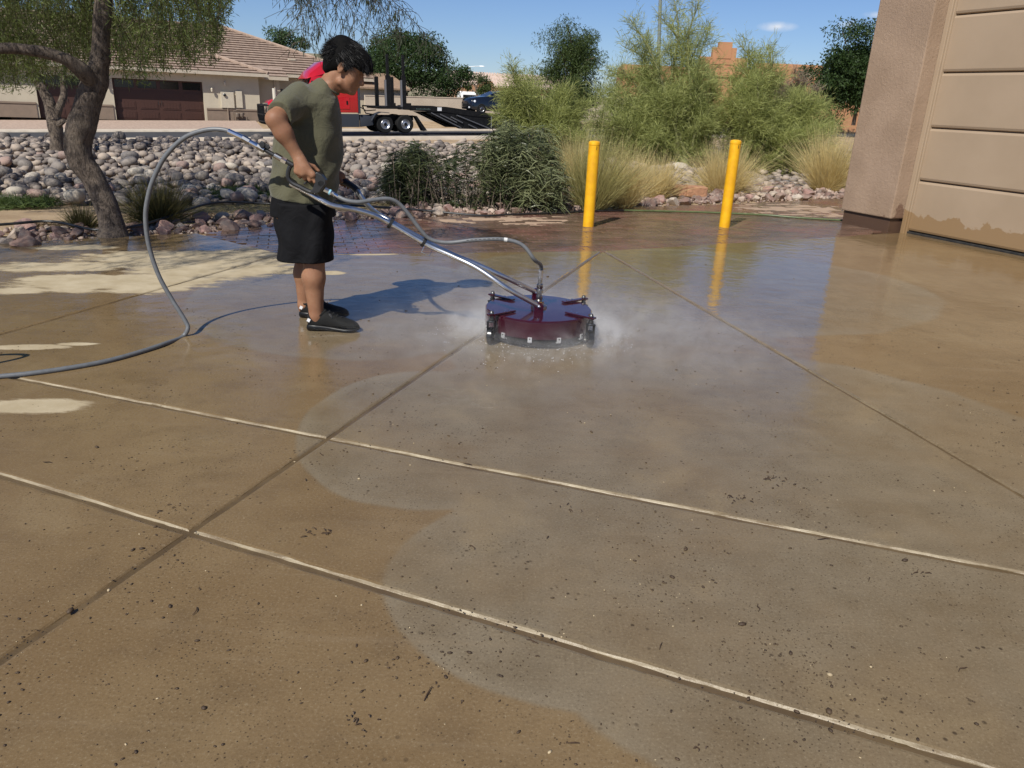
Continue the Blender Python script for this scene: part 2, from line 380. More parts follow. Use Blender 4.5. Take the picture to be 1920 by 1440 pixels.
def concrete(name, wet=True):
    t = NT(name); P = t.pos()
    big = t.noise(P, .9, 5, .6); mid = t.noise(P, 5, 6, .65); fin = t.noise(P, 120, 5, .8); fib = t.noise(P, 38, 5, .7)
    dirty = t.mix(t.step(big, .32, .68), (.155, .100, .046), (.196, .135, .068))
    dirty = t.mix(t.math('MULTIPLY', t.step(mid, .45, .72), .5), dirty, (.118, .077, .038))
    clean_or_sheen = t.mix(t.step(mid, .3, .7), (.180, .142, .091), (.147, .113, .069))  # grey of cleaned concrete, also painted in for the sky reflection
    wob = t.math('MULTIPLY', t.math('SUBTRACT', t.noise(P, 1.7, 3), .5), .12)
    cl = t.math('ADD', ell_sdf(t, P, CLEAN_SHEEN), wob); cm = t.math('MULTIPLY', t.step(cl, 1.012, .972), t.lerp(t.step(t.noise(P, 1.1, 5, .6), .3, .6), .45, 1.0))
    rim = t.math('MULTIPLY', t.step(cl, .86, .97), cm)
    col = t.mix(cm, dirty, t.mix(t.math('MULTIPLY', rim, .35), clean_or_sheen, (.225, .183, .123)))
    blot = t.noise(P, 2.4, 6, .62, .5); col = t.mix(t.math('MULTIPLY', t.step(blot, .5, .72), .38), col, (.115, .074, .033)); col = t.mix(t.math('MULTIPLY', t.step(blot, .46, .3), .3), col, (.25, .185, .10))
    # dark specks and grain
    sp = t.voro(P, 26); spm = t.math('MULTIPLY', t.step(sp, .2, .08), t.step(t.noise(P, 3.1, 3), .5, .62))
    sp2 = t.voro(P, 75); spm2 = t.math('MULTIPLY', t.step(sp2, .24, .1), t.step(t.noise(P, 2.2, 3), .44, .6))
    spk = t.math('MAXIMUM', spm, spm2)
    col = t.mix(t.math('MULTIPLY', spk, .85), col, (.03, .018, .009))
    col = t.mix(t.math('MULTIPLY', t.step(fin, .52, .7), .5), col, (.32, .26, .17))
    col = t.mix(t.math('MULTIPLY', t.step(fin, .47, .3), .6), col, (.06, .042, .022))
    # old tyre/brush streaks
    ms = t.n.new('ShaderNodeMapping'); ms.inputs['Rotation'].default_value = (0, 0, .55); ms.inputs['Scale'].default_value = (1.2, 14, 1); t.put(ms.inputs['Vector'], P)
    col = t.mix(t.math('MULTIPLY', t.step(t.noise(ms.outputs[0], 1.0, 5, .7), .5, .75), .22), col, (.24, .18, .11))
    # dry areas
    md = t.n.new('ShaderNodeMapping'); md.inputs['Scale'].default_value = (1.1, 3.2, 1); md.inputs['Rotation'].default_value = (0, 0, -.35); t.put(md.inputs['Vector'], P)
    dn = t.math('MULTIPLY', t.math('SUBTRACT', t.noise(md.outputs[0], 2.1, 9, .72), .5), 2.0)
    dd = t.math('ADD', ell_sdf(t, P, DRY), dn); dm = t.step(dd, 1.08, .72)
    dryc = t.mix(t.step(mid, .3, .7), (.46, .385, .26), (.36, .29, .18)); dryc = t.mix(t.math('MULTIPLY', t.step(fin, .45, .75), .3), dryc, (.3, .23, .14))
    col = t.mix(dm, col, dryc)
    # wet film: smooth pools further off, thinner and broken nearby
    sep = t.n.new('ShaderNodeSeparateXYZ'); t.put(sep.inputs[0], P)
    film = t.step(t.math('ADD', t.math('MULTIPLY', t.math('SUBTRACT', big, .5), 2.2), t.math('MULTIPLY', t.math('SUBTRACT', sep.outputs[1], 3.3), .55)), -.6, .9)
    rg = t.lerp(film, .36, .085); rg = t.math('ADD', rg, t.math('MULTIPLY', spk, .2)); rg = t.lerp(dm, rg, .8)
    h = t.math('ADD', t.math('MULTIPLY', fin, t.lerp(film, .55, .05)), t.math('ADD', t.math('MULTIPLY', fib, t.lerp(film, .5, .14)), t.math('MULTIPLY', t.noise(P, 7, 2, .5), t.lerp(film, 0.0, 2.2))))
    nb = t.bump(h, t.lerp(dm, .35, .5) if False else .35, .004)
    t.set(Base_Color=col, Roughness=rg, Normal=nb); t.p.inputs['IOR'].default_value = 1.36
    return t.m
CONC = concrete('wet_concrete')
EDGE = mat('worn_joint_edge', (.36, .30, .20), (.165, .12, .068), 6, .45, bump=.6, bscale=120, bdist=.004, detail=9)
JOINT = mat('joint_silt', (.125, .085, .042), (.085, .056, .027), 5, .3, bump=.3, bscale=60)

def half(poly, a, b, left=True):
    """clip a convex polygon to the side of line a->b"""
    a, b = np.array(a[:2]), np.array(b[:2]); d = b - a; nrm = np.array([-d[1], d[0]]) * (1 if left else -1); out = []
    for i in range(len(poly)):
        p, q = poly[i], poly[(i + 1) % len(poly)]; fp, fq = (p - a) @ nrm, (q - a) @ nrm
        if fp >= 0: out.append(p)
        if (fp >= 0) != (fq >= 0): out.append(p + (q - p) * fp / (fp - fq))
    return out
BIG = [np.array(p, float) for p in ((-7.5, -1.2), (9.5, -1.2), (9.5, 12), (-7.5, 12))]
J_P = (G(355, 997), G(1130, 470)); J_A = (G(355, 997), G(1500, 1338)); J_B = (G(612, 822), G(1500, 995)); J_L = (G(0, 627), G(523, 477)); J_R = (G(1130, 470), G(1920, 930))
CF = (G(523, 477), G(1130, 470)); CG = (G(1130, 470), G(1575, 443)); CL = (G(375, 438), G(523, 474)); BL = (G(-300, 470), G(372, 436))
WDIR = np.array([.40, -.917])          # garage wall runs this way, towards the camera
PIL = G(1664, 436)                      # near corner of the stucco pier
DOOR0 = PIL[:2] + .25 * np.array([.917, .40])
S = {}
mid = half(half(BIG, *J_L, left=False), *J_P, left=True); mid = half(mid, *CF, left=False)
S['a'] = half(mid, *J_B, left=True)
S['b'] = half(half(mid, *J_B, left=False), *J_A, left=True)
S['c'] = half(mid, *J_A, left=False)
ctr = half(half(BIG, *J_P, left=False), *J_R, left=False)
S['d'] = half(ctr, *J_B, left=True)
S['e'] = half(half(ctr, *J_B, left=False), *J_A, left=True)
S['f'] = half(ctr, *J_A, left=False)
S['g'] = half(half(half(BIG, *J_R, left=True), *CG, left=False), DOOR0 + np.array([.04, .02]), DOOR0 + np.array([.04, .02]) + WDIR, left=False)
S['h'] = half(half(half(BIG, *J_L, left=True), *CL, left=False), *BL, left=False)
drive = tag(empty('driveway'), kind='structure')
def inset(poly, d):
    n = len(poly); out = []
    for i in range(n):
        p0, p1, p2 = poly[i - 1], poly[i], poly[(i + 1) % n]
        e1, e2 = (p1 - p0) / np.linalg.norm(p1 - p0), (p2 - p1) / np.linalg.norm(p2 - p1)
        n1, n2 = np.array([-e1[1], e1[0]]), np.array([-e2[1], e2[0]]); den = 1 + n1 @ n2
        out.append(p1 + (n1 + n2) * d / max(den, .2))
    return out
def dist_line(p, L):
    a, b = np.array(L[0][:2]), np.array(L[1][:2]); d = (b - a) / np.linalg.norm(b - a); v = p - a; return abs(d[0] * v[1] - d[1] * v[0])
from mathutils import noise as mnoise
def resample(poly, h):
    out = []; fl = []
    for i in range(len(poly)):
        p, q = poly[i], poly[(i + 1) % len(poly)]; k = max(1, int(np.linalg.norm(q - p) / h))
        for j in range(k): out.append(p + (q - p) * j / k); fl.append(i)
    return out, fl
for key, poly in S.items():
    n0 = len(poly); ar = sum(poly[i][0] * poly[(i + 1) % n0][1] - poly[(i + 1) % n0][0] * poly[i][1] for i in range(n0))
    if ar < 0: poly = poly[::-1]
    poly = [p for i, p in enumerate(poly) if np.linalg.norm(p - poly[i - 1]) > 1e-4]
    V, Fq, mi = [], [], []; rings = []
    rs0, eid = resample(poly, .04)
    base = [inset(poly, d) for d in (.007, .009, .012, .017, .025)]
    for ri, (pl, z) in enumerate(zip(base, (-.06, -.009, -.005, -.0016, 0))):
        r, _ = [], None
        for i in range(len(pl)):
            p, q = pl[i], pl[(i + 1) % len(pl)]; k = max(1, int(np.linalg.norm(poly[(i + 1) % len(poly)] - poly[i]) / .04))
            for j in range(k): r.append(p + (q - p) * j / k)
        rr = []
        for p in r:
            w = (mnoise.noise((p[0] * 9, p[1] * 9, ri * 3.1)) * .004 + mnoise.noise((p[0] * 33, p[1] * 33, ri * 1.7)) * .002 + mnoise.noise((p[0] * 2.2, p[1] * 2.2, 7.)) * .003) if 0 < ri < 4 else 0
            rr.append((p[0] + w, p[1] + w, z + (mnoise.noise((p[0] * 14, p[1] * 14, 3.3)) * .0012 if 0 < ri < 4 else 0)))
        rings.append(rr)
    nr = len(rings[0])
    for r in rings: V += r
    mids = [(poly[i] + poly[(i + 1) % len(poly)]) / 2 for i in range(len(poly))]
    pale = []
    for i in range(len(poly)):
        e = min(dist_line(poly[i], J_A) + dist_line(poly[(i + 1) % len(poly)], J_A), dist_line(poly[i], J_B) + dist_line(poly[(i + 1) % len(poly)], J_B)) < .01
        d = poly[(i + 1) % len(poly)] - poly[i]
        pale.append(e and d[0] > 0)         # the worn lip is the one on the far side of the joint
    for ri in range(4):
        for j in range(nr):
            Fq.append((ri * nr + j, ri * nr + (j + 1) % nr, (ri + 1) * nr + (j + 1) % nr, (ri + 1) * nr + j)); mi.append(1 if pale[eid[j]] and ri in (1, 2) else 0)
    me = bpy.data.meshes.new('concrete_slab'); me.from_pydata(V, [], Fq + [tuple(4 * nr + j for j in range(nr))]); mi.append(0)
    for p, m_ in zip(me.polygons, mi): p.material_index = m_
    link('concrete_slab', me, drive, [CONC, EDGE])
jm = MB(); jm.add([(-7.6, -1.3, -.0075), (9.6, -1.3, -.0075), (9.6, 6, -.0075), (4.6, 9.75, -.0075), (.9, 7.7, -.0075), (-2.0, 6.8, -.0075), (-3.2, 7.25, -.0075), (-7.6, 5.2, -.0075)], [tuple(range(8))])
link_o = jm.build('joint_bed', JOINT, drive)

# ---- paver apron between the slabs and the rock border
APR = [G(523, 479)[:2], G(1130, 473)[:2], G(1575, 445)[:2], PIL[:2] + np.array([.35, .55]), G(1640, 372)[:2], G(1560, 372)[:2], G(1400, 381)[:2], G(1150, 389)[:2], G(1060, 399)[:2], G(940, 401)[:2], G(870, 403)[:2], G(700, 410)[:2], G(640, 412)[:2], G(500, 420)[:2], G(378, 437)[:2]]
def inside(p, poly):
    c = False; n = len(poly)
    for i in range(n):
        a, b = poly[i], poly[i - 1]
        if (a[1] > p[1]) != (b[1] > p[1]) and p[0] < (b[0] - a[0]) * (p[1] - a[1]) / (b[1] - a[1]) + a[0]: c = not c
    return c
t = NT('wet_paver'); P_ = t.pos(); o_ = t.obj()
c = t.mix(t.math('FRACT', t.math('ADD', t.rnd(), t.island())), (.085, .052, .036), (.155, .098, .068)); c = t.mix(t.math('MULTIPLY', t.step(t.noise(P_, 1.1, 4), .45, .7), .7), c, (.19, .075, .06))
c = t.mix(t.math('MULTIPLY', t.step(t.noise(P_, 120, 3, .7), .5, .75), .35), c, (.24, .19, .14))
dr = ell_sdf(t, P_, [px_ell(930, 410, 140, 6), px_ell(1500, 392, 110, 10), px_ell(1000, 418, 60, 4)])
rr_ = t.math('FRACT', t.math('ADD', t.rnd(), t.island())); dm = t.step(t.math('ADD', dr, t.math('ADD', t.math('MULTIPLY', t.math('SUBTRACT', rr_, .25), 1.3), t.math('MULTIPLY', t.math('SUBTRACT', t.noise(P_, 6, 5), .5), 1.6))), 1.0, .85)
c = t.mix(dm, c, (.36, .255, .175))
rip = t.n.new('ShaderNodeMapping'); rip.inputs['Scale'].default_value = (1, 2.6, 1); t.put(rip.inputs['Vector'], P_)
h = t.math('ADD', t.math('MULTIPLY', t.noise(rip.outputs[0], 9, 3), .8), t.math('MULTIPLY', t.noise(P_, 130, 3), .2))
t.set(Base_Color=c, Roughness=t.lerp(dm, .1, .85), Normal=t.bump(h, .22, .02)); t.p.inputs['IOR'].default_value = 1.36
PAVER = t.m
apron = tag(empty('paver_apron'), kind='structure')
base = MB(); base.add([(p[0], p[1], -.03) for p in APR], [tuple(range(len(APR)))]); base.build('paver_bed', mat('paver_sand', (.07, .05, .032), (.05, .035, .024), 9, .25), apron)
PL, PW, PH = .2, .1, .03
pm = MB(); pm.loft([[(-PL/2+a, -PW/2+a, z), (PL/2-a, -PW/2+a, z), (PL/2-a, PW/2-a, z), (-PL/2+a, PW/2-a, z)] for a, z in ((.002, -.03), (.002, -.004), (.006, 0))])
pme = pm.build('paver', PAVER, apron); pmesh = pme.data; COL.objects.unlink(pme); bpy.data.objects.remove(pme)
pd = np.array([.96, .28]); pn = np.array([-.28, .96]); O = G(523, 479)[:2]; spots = []
for i in range(-12, 62):
    for j in range(-16, 70):
        c_ = O + pd * (j * PL * 1.0 + (PL / 2 if i % 2 else 0)) + pn * (i * PW)
        if inside(c_, APR): spots.append((np.linalg.norm(c_), c_))
spots.sort(key=lambda q: q[0])
pang = math.atan2(pd[1], pd[0]); rest = MB()
bv = [tuple(v.co) for v in pmesh.vertices]; bf = [tuple(p.vertices) for p in pmesh.polygons]
for i, (_, c_) in enumerate(spots):
    dz = random.uniform(-.0025, .0015) - .003; a = pang + random.uniform(-.008, .008)
    if i < 300:
        o = bpy.data.objects.new('paver', pmesh); COL.objects.link(o); o.parent = apron; o.location = (c_[0], c_[1], dz); o.rotation_euler = (random.uniform(-.006, .006), random.uniform(-.006, .006), a)
    else:
        ca, sa = math.cos(a), math.sin(a); rest.add([(c_[0] + x * ca - y * sa, c_[1] + x * sa + y * ca, z + dz) for x, y, z in bv], bf)
tag(rest.build('paver_field', PAVER, apron, fixn=False), kind='stuff')

# ---- street, kerbs, footway, drives
def strip(name, s0, s1, dz, m, t0=-70, t1=190, n=70, dz1=None, kind='structure', w1=0):
    ts = np.linspace(t0, t1, n); V = []
    for tt in ts:
        for s_, d_, ww in ((s0, dz, 0), (s1, dz if dz1 is None else dz1, w1)): p = xy(s_, tt); V.append((p[0], p[1], float(roadz(tt)) + d_))
    Fq = [(2 * i, 2 * i + 2, 2 * i + 3, 2 * i + 1) for i in range(n - 1)]
    return tag(npmesh(name, V, np.array(Fq), m, smooth=True), kind=kind)
ASPH = mat('asphalt', (.036, .036, .038), (.05, .05, .052), 1.2, .85, bump=.4, bscale=180, bdist=.006, detail=8)
KERB = mat('kerb_concrete', (.52, .45, .36), (.42, .36, .28), 2, .85, bump=.2, bscale=60)
WALK = mat('footway_concrete', (.56, .48, .385), (.49, .41, .325), 1.5, .88, bump=.2, bscale=60)
strip('road', 44.25, 51.7, .01, ASPH)
def kerb(name, s0, s1, h):
    ts = np.linspace(-70, 190, 70); V = []
    prof = [(s0, -.25), (s0, h - .015), (s0 + .015, h), (s1 - .015, h), (s1, h - .015), (s1, -.25)]
    for tt in ts:
        for s_, z_ in prof: p = xy(s_, tt); V.append((p[0], p[1], float(roadz(tt)) + z_))
    k = len(prof); Fq = [(i * k + j, (i + 1) * k + j, (i + 1) * k + j + 1, i * k + j + 1) for i in range(len(ts) - 1) for j in range(k - 1)]
    return tag(npmesh(name, V, np.array(Fq), KERB), kind='structure')
kerb('near_kerb', 44.0, 44.25, .13); kerb('far_kerb', 51.7, 51.95, .11)
strip('footway', 51.95, 53.4, .10, WALK)
PAVD = mat('drive_pavers', (.40, .30, .235), (.32, .235, .185), 7, .9, bump=.3, bscale=30)
strip('house_drive', 53.4, 55.95, .104, PAVD, -11, 9.5, 20, dz1=.485)
GRAV = mat('yard_gravel', (.46, .37, .27), (.30, .23, .165), 40, .95, bump=.9, bscale=60, bdist=.03, detail=7)
strip('gravel_yard', 53.4, 57, .104, GRAV, -45, -11, 20, dz1=.485)
# a low ridge of desert hill behind the roofs
hm = [];
for i in range(41):
    x = -420 + i * 21
    hz = 2 + 26 * math.exp(-((x + 150) / 95) ** 2) + 4 * mnoise.noise((x * .02, 3, 1)) + 2.5 * mnoise.noise((x * .07, 5, 1)); hm += [(x, 560, -3), (x + 4, 610, max(hz, 0)), (x + 8, 700, -3)]
tag(npmesh('desert_hill', hm, np.array([(3 * i + j, 3 * i + 3 + j, 3 * i + 4 + j, 3 * i + 1 + j) for i in range(40) for j in (0, 1)]), mat('hill_scrub', (.25, .2, .14), (.14, .15, .08), .05, .95), smooth=True), kind='structure')

# ================================================================ GARAGE WALL ON THE RIGHT
FN = np.array([.917, .40])              # along the pier's front face, to the right
def gw(a, b, z): p = PIL[:2] + a * WDIR + b * FN; return (p[0], p[1], z)   # a: towards camera along the wall, b: to the right
STUC = mat('stucco', (.345, .235, .168), (.295, .198, .142), 2.2, .92, bump=.55, bscale=150, bdist=.006, detail=7)
t = NT('wet_stucco'); P_ = t.pos(); t.set(Base_Color=t.mix(t.noise(P_, 8), (.065, .037, .024), (.095, .055, .036)), Roughness=.35, Normal=t.bump(t.noise(P_, 90, 5), .6, .008)); WETST = t.m
t = NT('pier_stucco'); P_ = t.pos(); sp_ = t.n.new('ShaderNodeSeparateXYZ'); t.put(sp_.inputs[0], P_)
c = t.mix(t.step(t.noise(P_, 2.2, 7), .3, .7), (.335, .235, .16), (.28, .193, .128)); c = t.mix(t.math('MULTIPLY', t.step(t.noise(P_, .7, 5), .45, .7), .4), c, (.24, .165, .12))
wp = t.vmath('SUBTRACT', P_, tuple(PIL)); wdot = t.vmath('DOT_PRODUCT', wp, (FN[0], FN[1], 0)); 
wt = t.math('ADD', sp_.outputs[2], t.math('MULTIPLY', t.math('SUBTRACT', t.noise(P_, 5, 6, .65), .5), .55)); wt = t.math('ADD', wt, t.math('MULTIPLY', t.math('ABSOLUTE', t.math('SUBTRACT', wdot, .13)), 1.6))
wm = t.step(wt, .36, .33)
c = t.mix(wm, c, (.165, .098, .064)); t.set(Base_Color=c, Roughness=t.lerp(wm, .92, .5), Normal=t.bump(t.math('ADD', t.noise(P_, 130, 6, .7), t.math('MULTIPLY', t.noise(P_, 28, 4, .6), 1.2)), .7, .008)); PIERST = t.m
t = NT('garage_panel_paint'); P_ = t.pos(); sp_ = t.n.new('ShaderNodeSeparateXYZ'); t.put(sp_.inputs[0], P_)
c = t.mix(t.step(t.noise(P_, 1.4, 6), .3, .7), (.355, .265, .18), (.32, .237, .158))
ms = t.n.new('ShaderNodeMapping'); ms.inputs['Scale'].default_value = (3, 3, 60); t.put(ms.inputs['Vector'], P_); gr = t.noise(ms.outputs[0], 4, 5, .7)
c = t.mix(t.math('MULTIPLY', t.step(gr, .5, .8), .25), c, (.33, .25, .155))
wt = t.math('ADD', sp_.outputs[2], t.math('MULTIPLY', t.math('SUBTRACT', t.noise(P_, 3.2, 7, .62), .5), .42)); wm = t.step(wt, .255, .245)
c = t.mix(wm, c, (.265, .172, .09)); t.set(Base_Color=c, Roughness=t.lerp(wm, .6, .3), Normal=t.bump(gr, .12, .004)); PANEL = t.m
gar = empty('garage', (PIL[0], PIL[1], 0), 0, 'tan stucco garage with a pier and ribbed beige overhead door, right edge', 'garage')
HT = 4.2
PLN = .2
while proj(gw(-PLN, 0, .17))[0] > 1577 and PLN < 2.5: PLN += .02
DB = .25                                  # how far the door sits back from the pier face
m = MB(); m.prism([gw(-PLN, 0, .17), gw(0, 0, .17), gw(0, .5, .17), gw(-PLN, .5, .17)], (0, 0, HT)); m.build('pier', PIERST, gar, bevel=.014)
m = MB(); m.prism([gw(-PLN + .03, .03, -.05), gw(-.03, .03, -.05), gw(-.03, .47, -.05), gw(-PLN + .03, .47, -.05)], (0, 0, .219)); m.build('pier_base', WETST, gar, bevel=.006)
m = MB(); m.prism([gw(-PLN + .02, .48, -.05), gw(-PLN + .02, 7, -.05), gw(-PLN + .27, 7, -.05), gw(-PLN + .27, .48, -.05)], (0, 0, HT + .2)); m.build('side_wall', STUC, gar)
m = MB(); m.prism([gw(.002, DB - .045, -.02), gw(.06, DB - .045, -.02), gw(.06, DB + .06, -.02), gw(.002, DB + .06, -.02)], (0, 0, HT)); m.build('door_jamb', PANEL, gar, bevel=.006)
m = MB(); m.prism([gw(.062, DB - .025, -.02), gw(.082, DB - .025, -.02), gw(.082, DB + .06, -.02), gw(.062, DB + .06, -.02)], (0, 0, HT)); m.build('weather_strip', PANEL, gar, bevel=.005)
gdoor = empty('garage_door', (0, 0, 0)); gdoor.parent = gar; gdoor.matrix_parent_inverse = parent_world(gar).inverted()
PHT = .615; z0 = .03
for k in range(7):
    m = MB(); a0, a1 = .084, 5.4; z1 = z0 + PHT - .008
    prof = [(DB + .04, z0), (DB + .008, z0 + .012), (DB, z0 + .035), (DB, z1 - .03), (DB + .008, z1 - .008), (DB + .04, z1)]
    m.loft([[gw(a, b, z) for b, z in prof] + [gw(a, DB + .08, z1), gw(a, DB + .08, z0)] for a in (a0, a1)]); m.build('door_panel', PANEL, gdoor)
    z0 += PHT
m = MB(); m.prism([gw(.07, DB - .012, -.012), gw(5.4, DB - .012, -.012), gw(5.4, DB + .06, -.012), gw(.07, DB + .06, -.012)], (0, 0, .037)); m.build('rubber_seal', mat('rubber', (.012, .012, .012), (.03, .028, .025), 20, .6), gdoor, bevel=.01)
m = MB(); m.prism([gw(5.4, .05, -.05), gw(9, .05, -.05), gw(9, .5, -.05), gw(5.4, .5, -.05)], (0, 0, HT)); m.build('end_wall', STUC, gar)
m = MB(); m.box((0, 0, 0), (.1, .1, .1)); m = MB(); m.prism([gw(-PLN - .2, -.35, 4.4), gw(9, -.35, 4.4), gw(9, 6, 4.4), gw(-PLN - .2, 6, 4.4)], (0, 0, .3)); m.build('roof_slab', STUC, gar)

# ================================================================ BOLLARDS
YEL = mat('yellow_sleeve', (.78, .42, .008), (.66, .325, .008), 9, .42, bump=.08, bscale=30, coord='obj')
for k, (bx, by, tx, ty, lab) in enumerate(((1103, 424, 1117, 264, 'yellow bollard nearer the dark leafy shrub, left of the pair'), (1358, 425, 1380, 262, 'yellow bollard nearer the stucco garage pier, right of the pair'))):
    b = G(bx, by); hh = D(tx, ty, b[1])[2]
    r_ = empty('bollard', (b[0], b[1], 0), 0, lab, 'bollard', 'yellow bollards at the edge of the drive')
    R = .0655
    m = MB(); m.lathe((0, 0, 0), [(R, -.02), (R, hh - .05), (R - .004, hh - .048), (R - .004, hh - .045)], 28); m.build('sleeve', YEL, r_, smooth=True, local=True)
    m = MB(); m.lathe((0, 0, 0), [(R + .002, hh - .046), (R + .003, hh - .03), (R, hh - .014), (R * .8, hh - .005), (R * .45, hh), (.003, hh + .001)], 28); m.build('cap', YEL, r_, smooth=True, local=True)
    m = MB(); m.cbox((R * .35, -R * .94, hh - .075), (.005, .01, .04)); m.build('slot', mat('slot_dark', (.05, .03, .004), rough=.8), r_, local=True)
# ================================================================ ROCKS
def ico(sub):
    bm = bmesh.new(); bmesh.ops.create_icosphere(bm, subdivisions=sub, radius=1); V = np.array([v.co[:] for v in bm.verts]); Fq = np.array([[v.index for v in f.verts] for f in bm.faces]); bm.free(); return V, Fq
IV2, IF2 = ico(2); IV1, IF1 = ico(1)
def pebble(seed, big=True):
    V = (IV2 if big else IV1).copy(); o = np.array([seed * 3.7, seed * 1.3, 0])
    for i, v in enumerate(V):
        k = 1 + .22 * mnoise.noise(v * .9 + o) + .10 * mnoise.noise(v * 2.1 + o); V[i] = np.sign(v) * np.abs(v) ** .86 * k
    r = np.random.default_rng(seed); return V * np.array([1, r.uniform(.62, .9), r.uniform(.45, .72)])
def chunk(seed):
    r = np.random.default_rng(seed + 50); bm = bmesh.new()
    for p in r.normal(size=(15, 3)): p = p / np.linalg.norm(p); bm.verts.new(p * np.array([1, .75, .6]) * r.uniform(.8, 1.1))
    bmesh.ops.convex_hull(bm, input=bm.verts); bmesh.ops.delete(bm, geom=[v for v in bm.verts if not v.link_faces], context='VERTS')
    bmesh.ops.bevel(bm, geom=bm.edges[:], offset=.05, segments=1, affect='EDGES'); bmesh.ops.triangulate(bm, faces=bm.faces[:]); bm.verts.index_update()
    V = np.array([v.co[:] for v in bm.verts]); Fq = np.array([[v.index for v in f.verts] for f in bm.faces]); bm.free(); return V, Fq
def rockmat(name, a, b, c, use_isl=False):
    t = NT(name); P = t.obj() if not use_isl else t.pos(); r = t.island() if use_isl else t.rnd()
    q = t.n.new('ShaderNodeValToRGB'); q.color_ramp.interpolation = 'LINEAR'; el = q.color_ramp.elements
    el[0].position = 0; el[0].color = (*a, 1); el[1].position = 1; el[1].color = (*c, 1); e = el.new(.5); e.color = (*b, 1); t.put(q.inputs[0], r)
    sc = 1.0 if not use_isl else 5.0
    col = t.mix(t.math('MULTIPLY', t.step(t.noise(P, 1.6 * sc, 6, .65), .42, .68), .5), q.outputs[0], (.30, .26, .22)); col = t.mix(t.math('MULTIPLY', t.step(t.noise(P, 6 * sc, 4, .7), .5, .75), .4), col, (.09, .08, .075))
    t.set(Base_Color=col, Roughness=.8, Normal=t.bump(t.noise(P, 9 * sc, 6, .7), .35, .02 if use_isl else .06)); return t.m
CLS = {'grey': ((.13, .11, .096), (.20, .17, .148), (.27, .232, .195)), 'dark': ((.075, .07, .07), (.11, .1, .1), (.15, .135, .13)), 'pink': ((.30, .185, .15), (.34, .235, .19), (.25, .17, .145)), 'pale': ((.42, .36, .29), (.50, .44, .36), (.38, .33, .27))}
RM = {k: rockmat('river_rock_' + k, *v) for k, v in CLS.items()}
RMS = rockmat('river_rock_mixed', (.08, .065, .057), (.22, .178, .15), (.42, .335, .26), True)
peb = []
for i in range(14):
    me = bpy.data.meshes.new('river_rock'); V = pebble(i); me.from_pydata([tuple(v) for v in V], [], [tuple(f) for f in IF2])
    for p in me.polygons: p.use_smooth = True
    peb.append((V, me))
pebS = [pebble(i + 40, False) for i in range(8)]
# candidate places: poisson-ish scatter on the bank, two layers
cand = []; grid = {}
def rot3(r):
    a, b, c = r; return np.array((Matrix.Rotation(c, 3, 'Z') @ Matrix.Rotation(b, 3, 'Y') @ Matrix.Rotation(a, 3, 'X')))
tries = 0
while tries < 120000:
    tries += 1
    s_ = random.uniform(10.6, 21.0); tt = random.uniform(-8, 24); p = xy(s_, tt)
    px = proj((p[0], p[1], tz(p[0], p[1])))
    if not (-60 < px[0] < 1130 or 1540 < px[0] < 1680 or (1130 <= px[0] <= 1540 and random.random() < .5)): continue
    edge = 10.9 + .5 * mnoise.noise((tt * .7, 2, 0)) + (.7 if px[0] < 260 else .25)
    if s_ < edge: continue
    r = random.choice((.055, .065, .078, .09, .105, .125)) * (1.3 if random.random() < .07 else 1)
    lay = 0 if random.random() < .72 else 1
    g = (int(p[0] / .36), int(p[1] / .36)); ok = True
    for gx in (-1, 0, 1):
        for gy in (-1, 0, 1):
            for (q, rq, l2) in grid.get((g[0] + gx, g[1] + gy), ()):
                if l2 == lay and np.hypot(*(p - q)) < (r + rq) * .80: ok = False; break
            if not ok: break
        if not ok: break
    if not ok: continue
    grid.setdefault(g, []).append((p, r, lay))
    z = float(tz(p[0], p[1])) + r * .32 + lay * r * .75
    hidden = (1130 <= px[0] <= 1540) or (510 < px[0] < 640)
    cand.append((-(r / np.linalg.norm(p)) + (5 if hidden or not (-20 < px[0] < 1930) else 0), p, z, r))
cand.sort(key=lambda q: q[0])
RL = {'grey': 'rounded mid grey river rock in the bank before the road', 'dark': 'rounded dark charcoal river rock in the bank before the road', 'pink': 'rounded reddish pink river rock in the bank before the road', 'pale': 'rounded pale cream river rock in the bank before the road'}
sv, sf, nb = [], [], 0
for i, (_, p, z, r) in enumerate(cand):
    rot = (random.uniform(-.4, .4), random.uniform(-.4, .4), random.uniform(0, 6.28))
    if i < 300:
        k = random.choices(('grey', 'dark', 'pink', 'pale'), (5, 2, 1.4, 1.8))[0]
        b_ = random.choice(peb)[1]
        me = b_.copy() if False else b_
        o = bpy.data.objects.new('river_rock', me); COL.objects.link(o)
        if len(me.materials) == 0: me.materials.append(None)
        o.material_slots[0].link = 'OBJECT'; o.material_slots[0].material = RM[k]
        o.location = (p[0], p[1], z); o.rotation_euler = rot; q = r * random.uniform(.9, 1.12); o.scale = (q, q, q)
        tag(o, RL[k], 'rock', k + ' river rocks in the bank')
    else:
        V = pebS[i % 8] * r @ rot3(rot).T + np.array([p[0], p[1], z]); sv.append(V); sf.append(IF1 + nb); nb += len(V)
tag(npmesh('river_rock_bank', np.vstack(sv), np.vstack(sf), RMS, smooth=True), 'bank of rounded river rocks sloping up to the road', 'rocks', kind='stuff')
NROCK = len(cand)
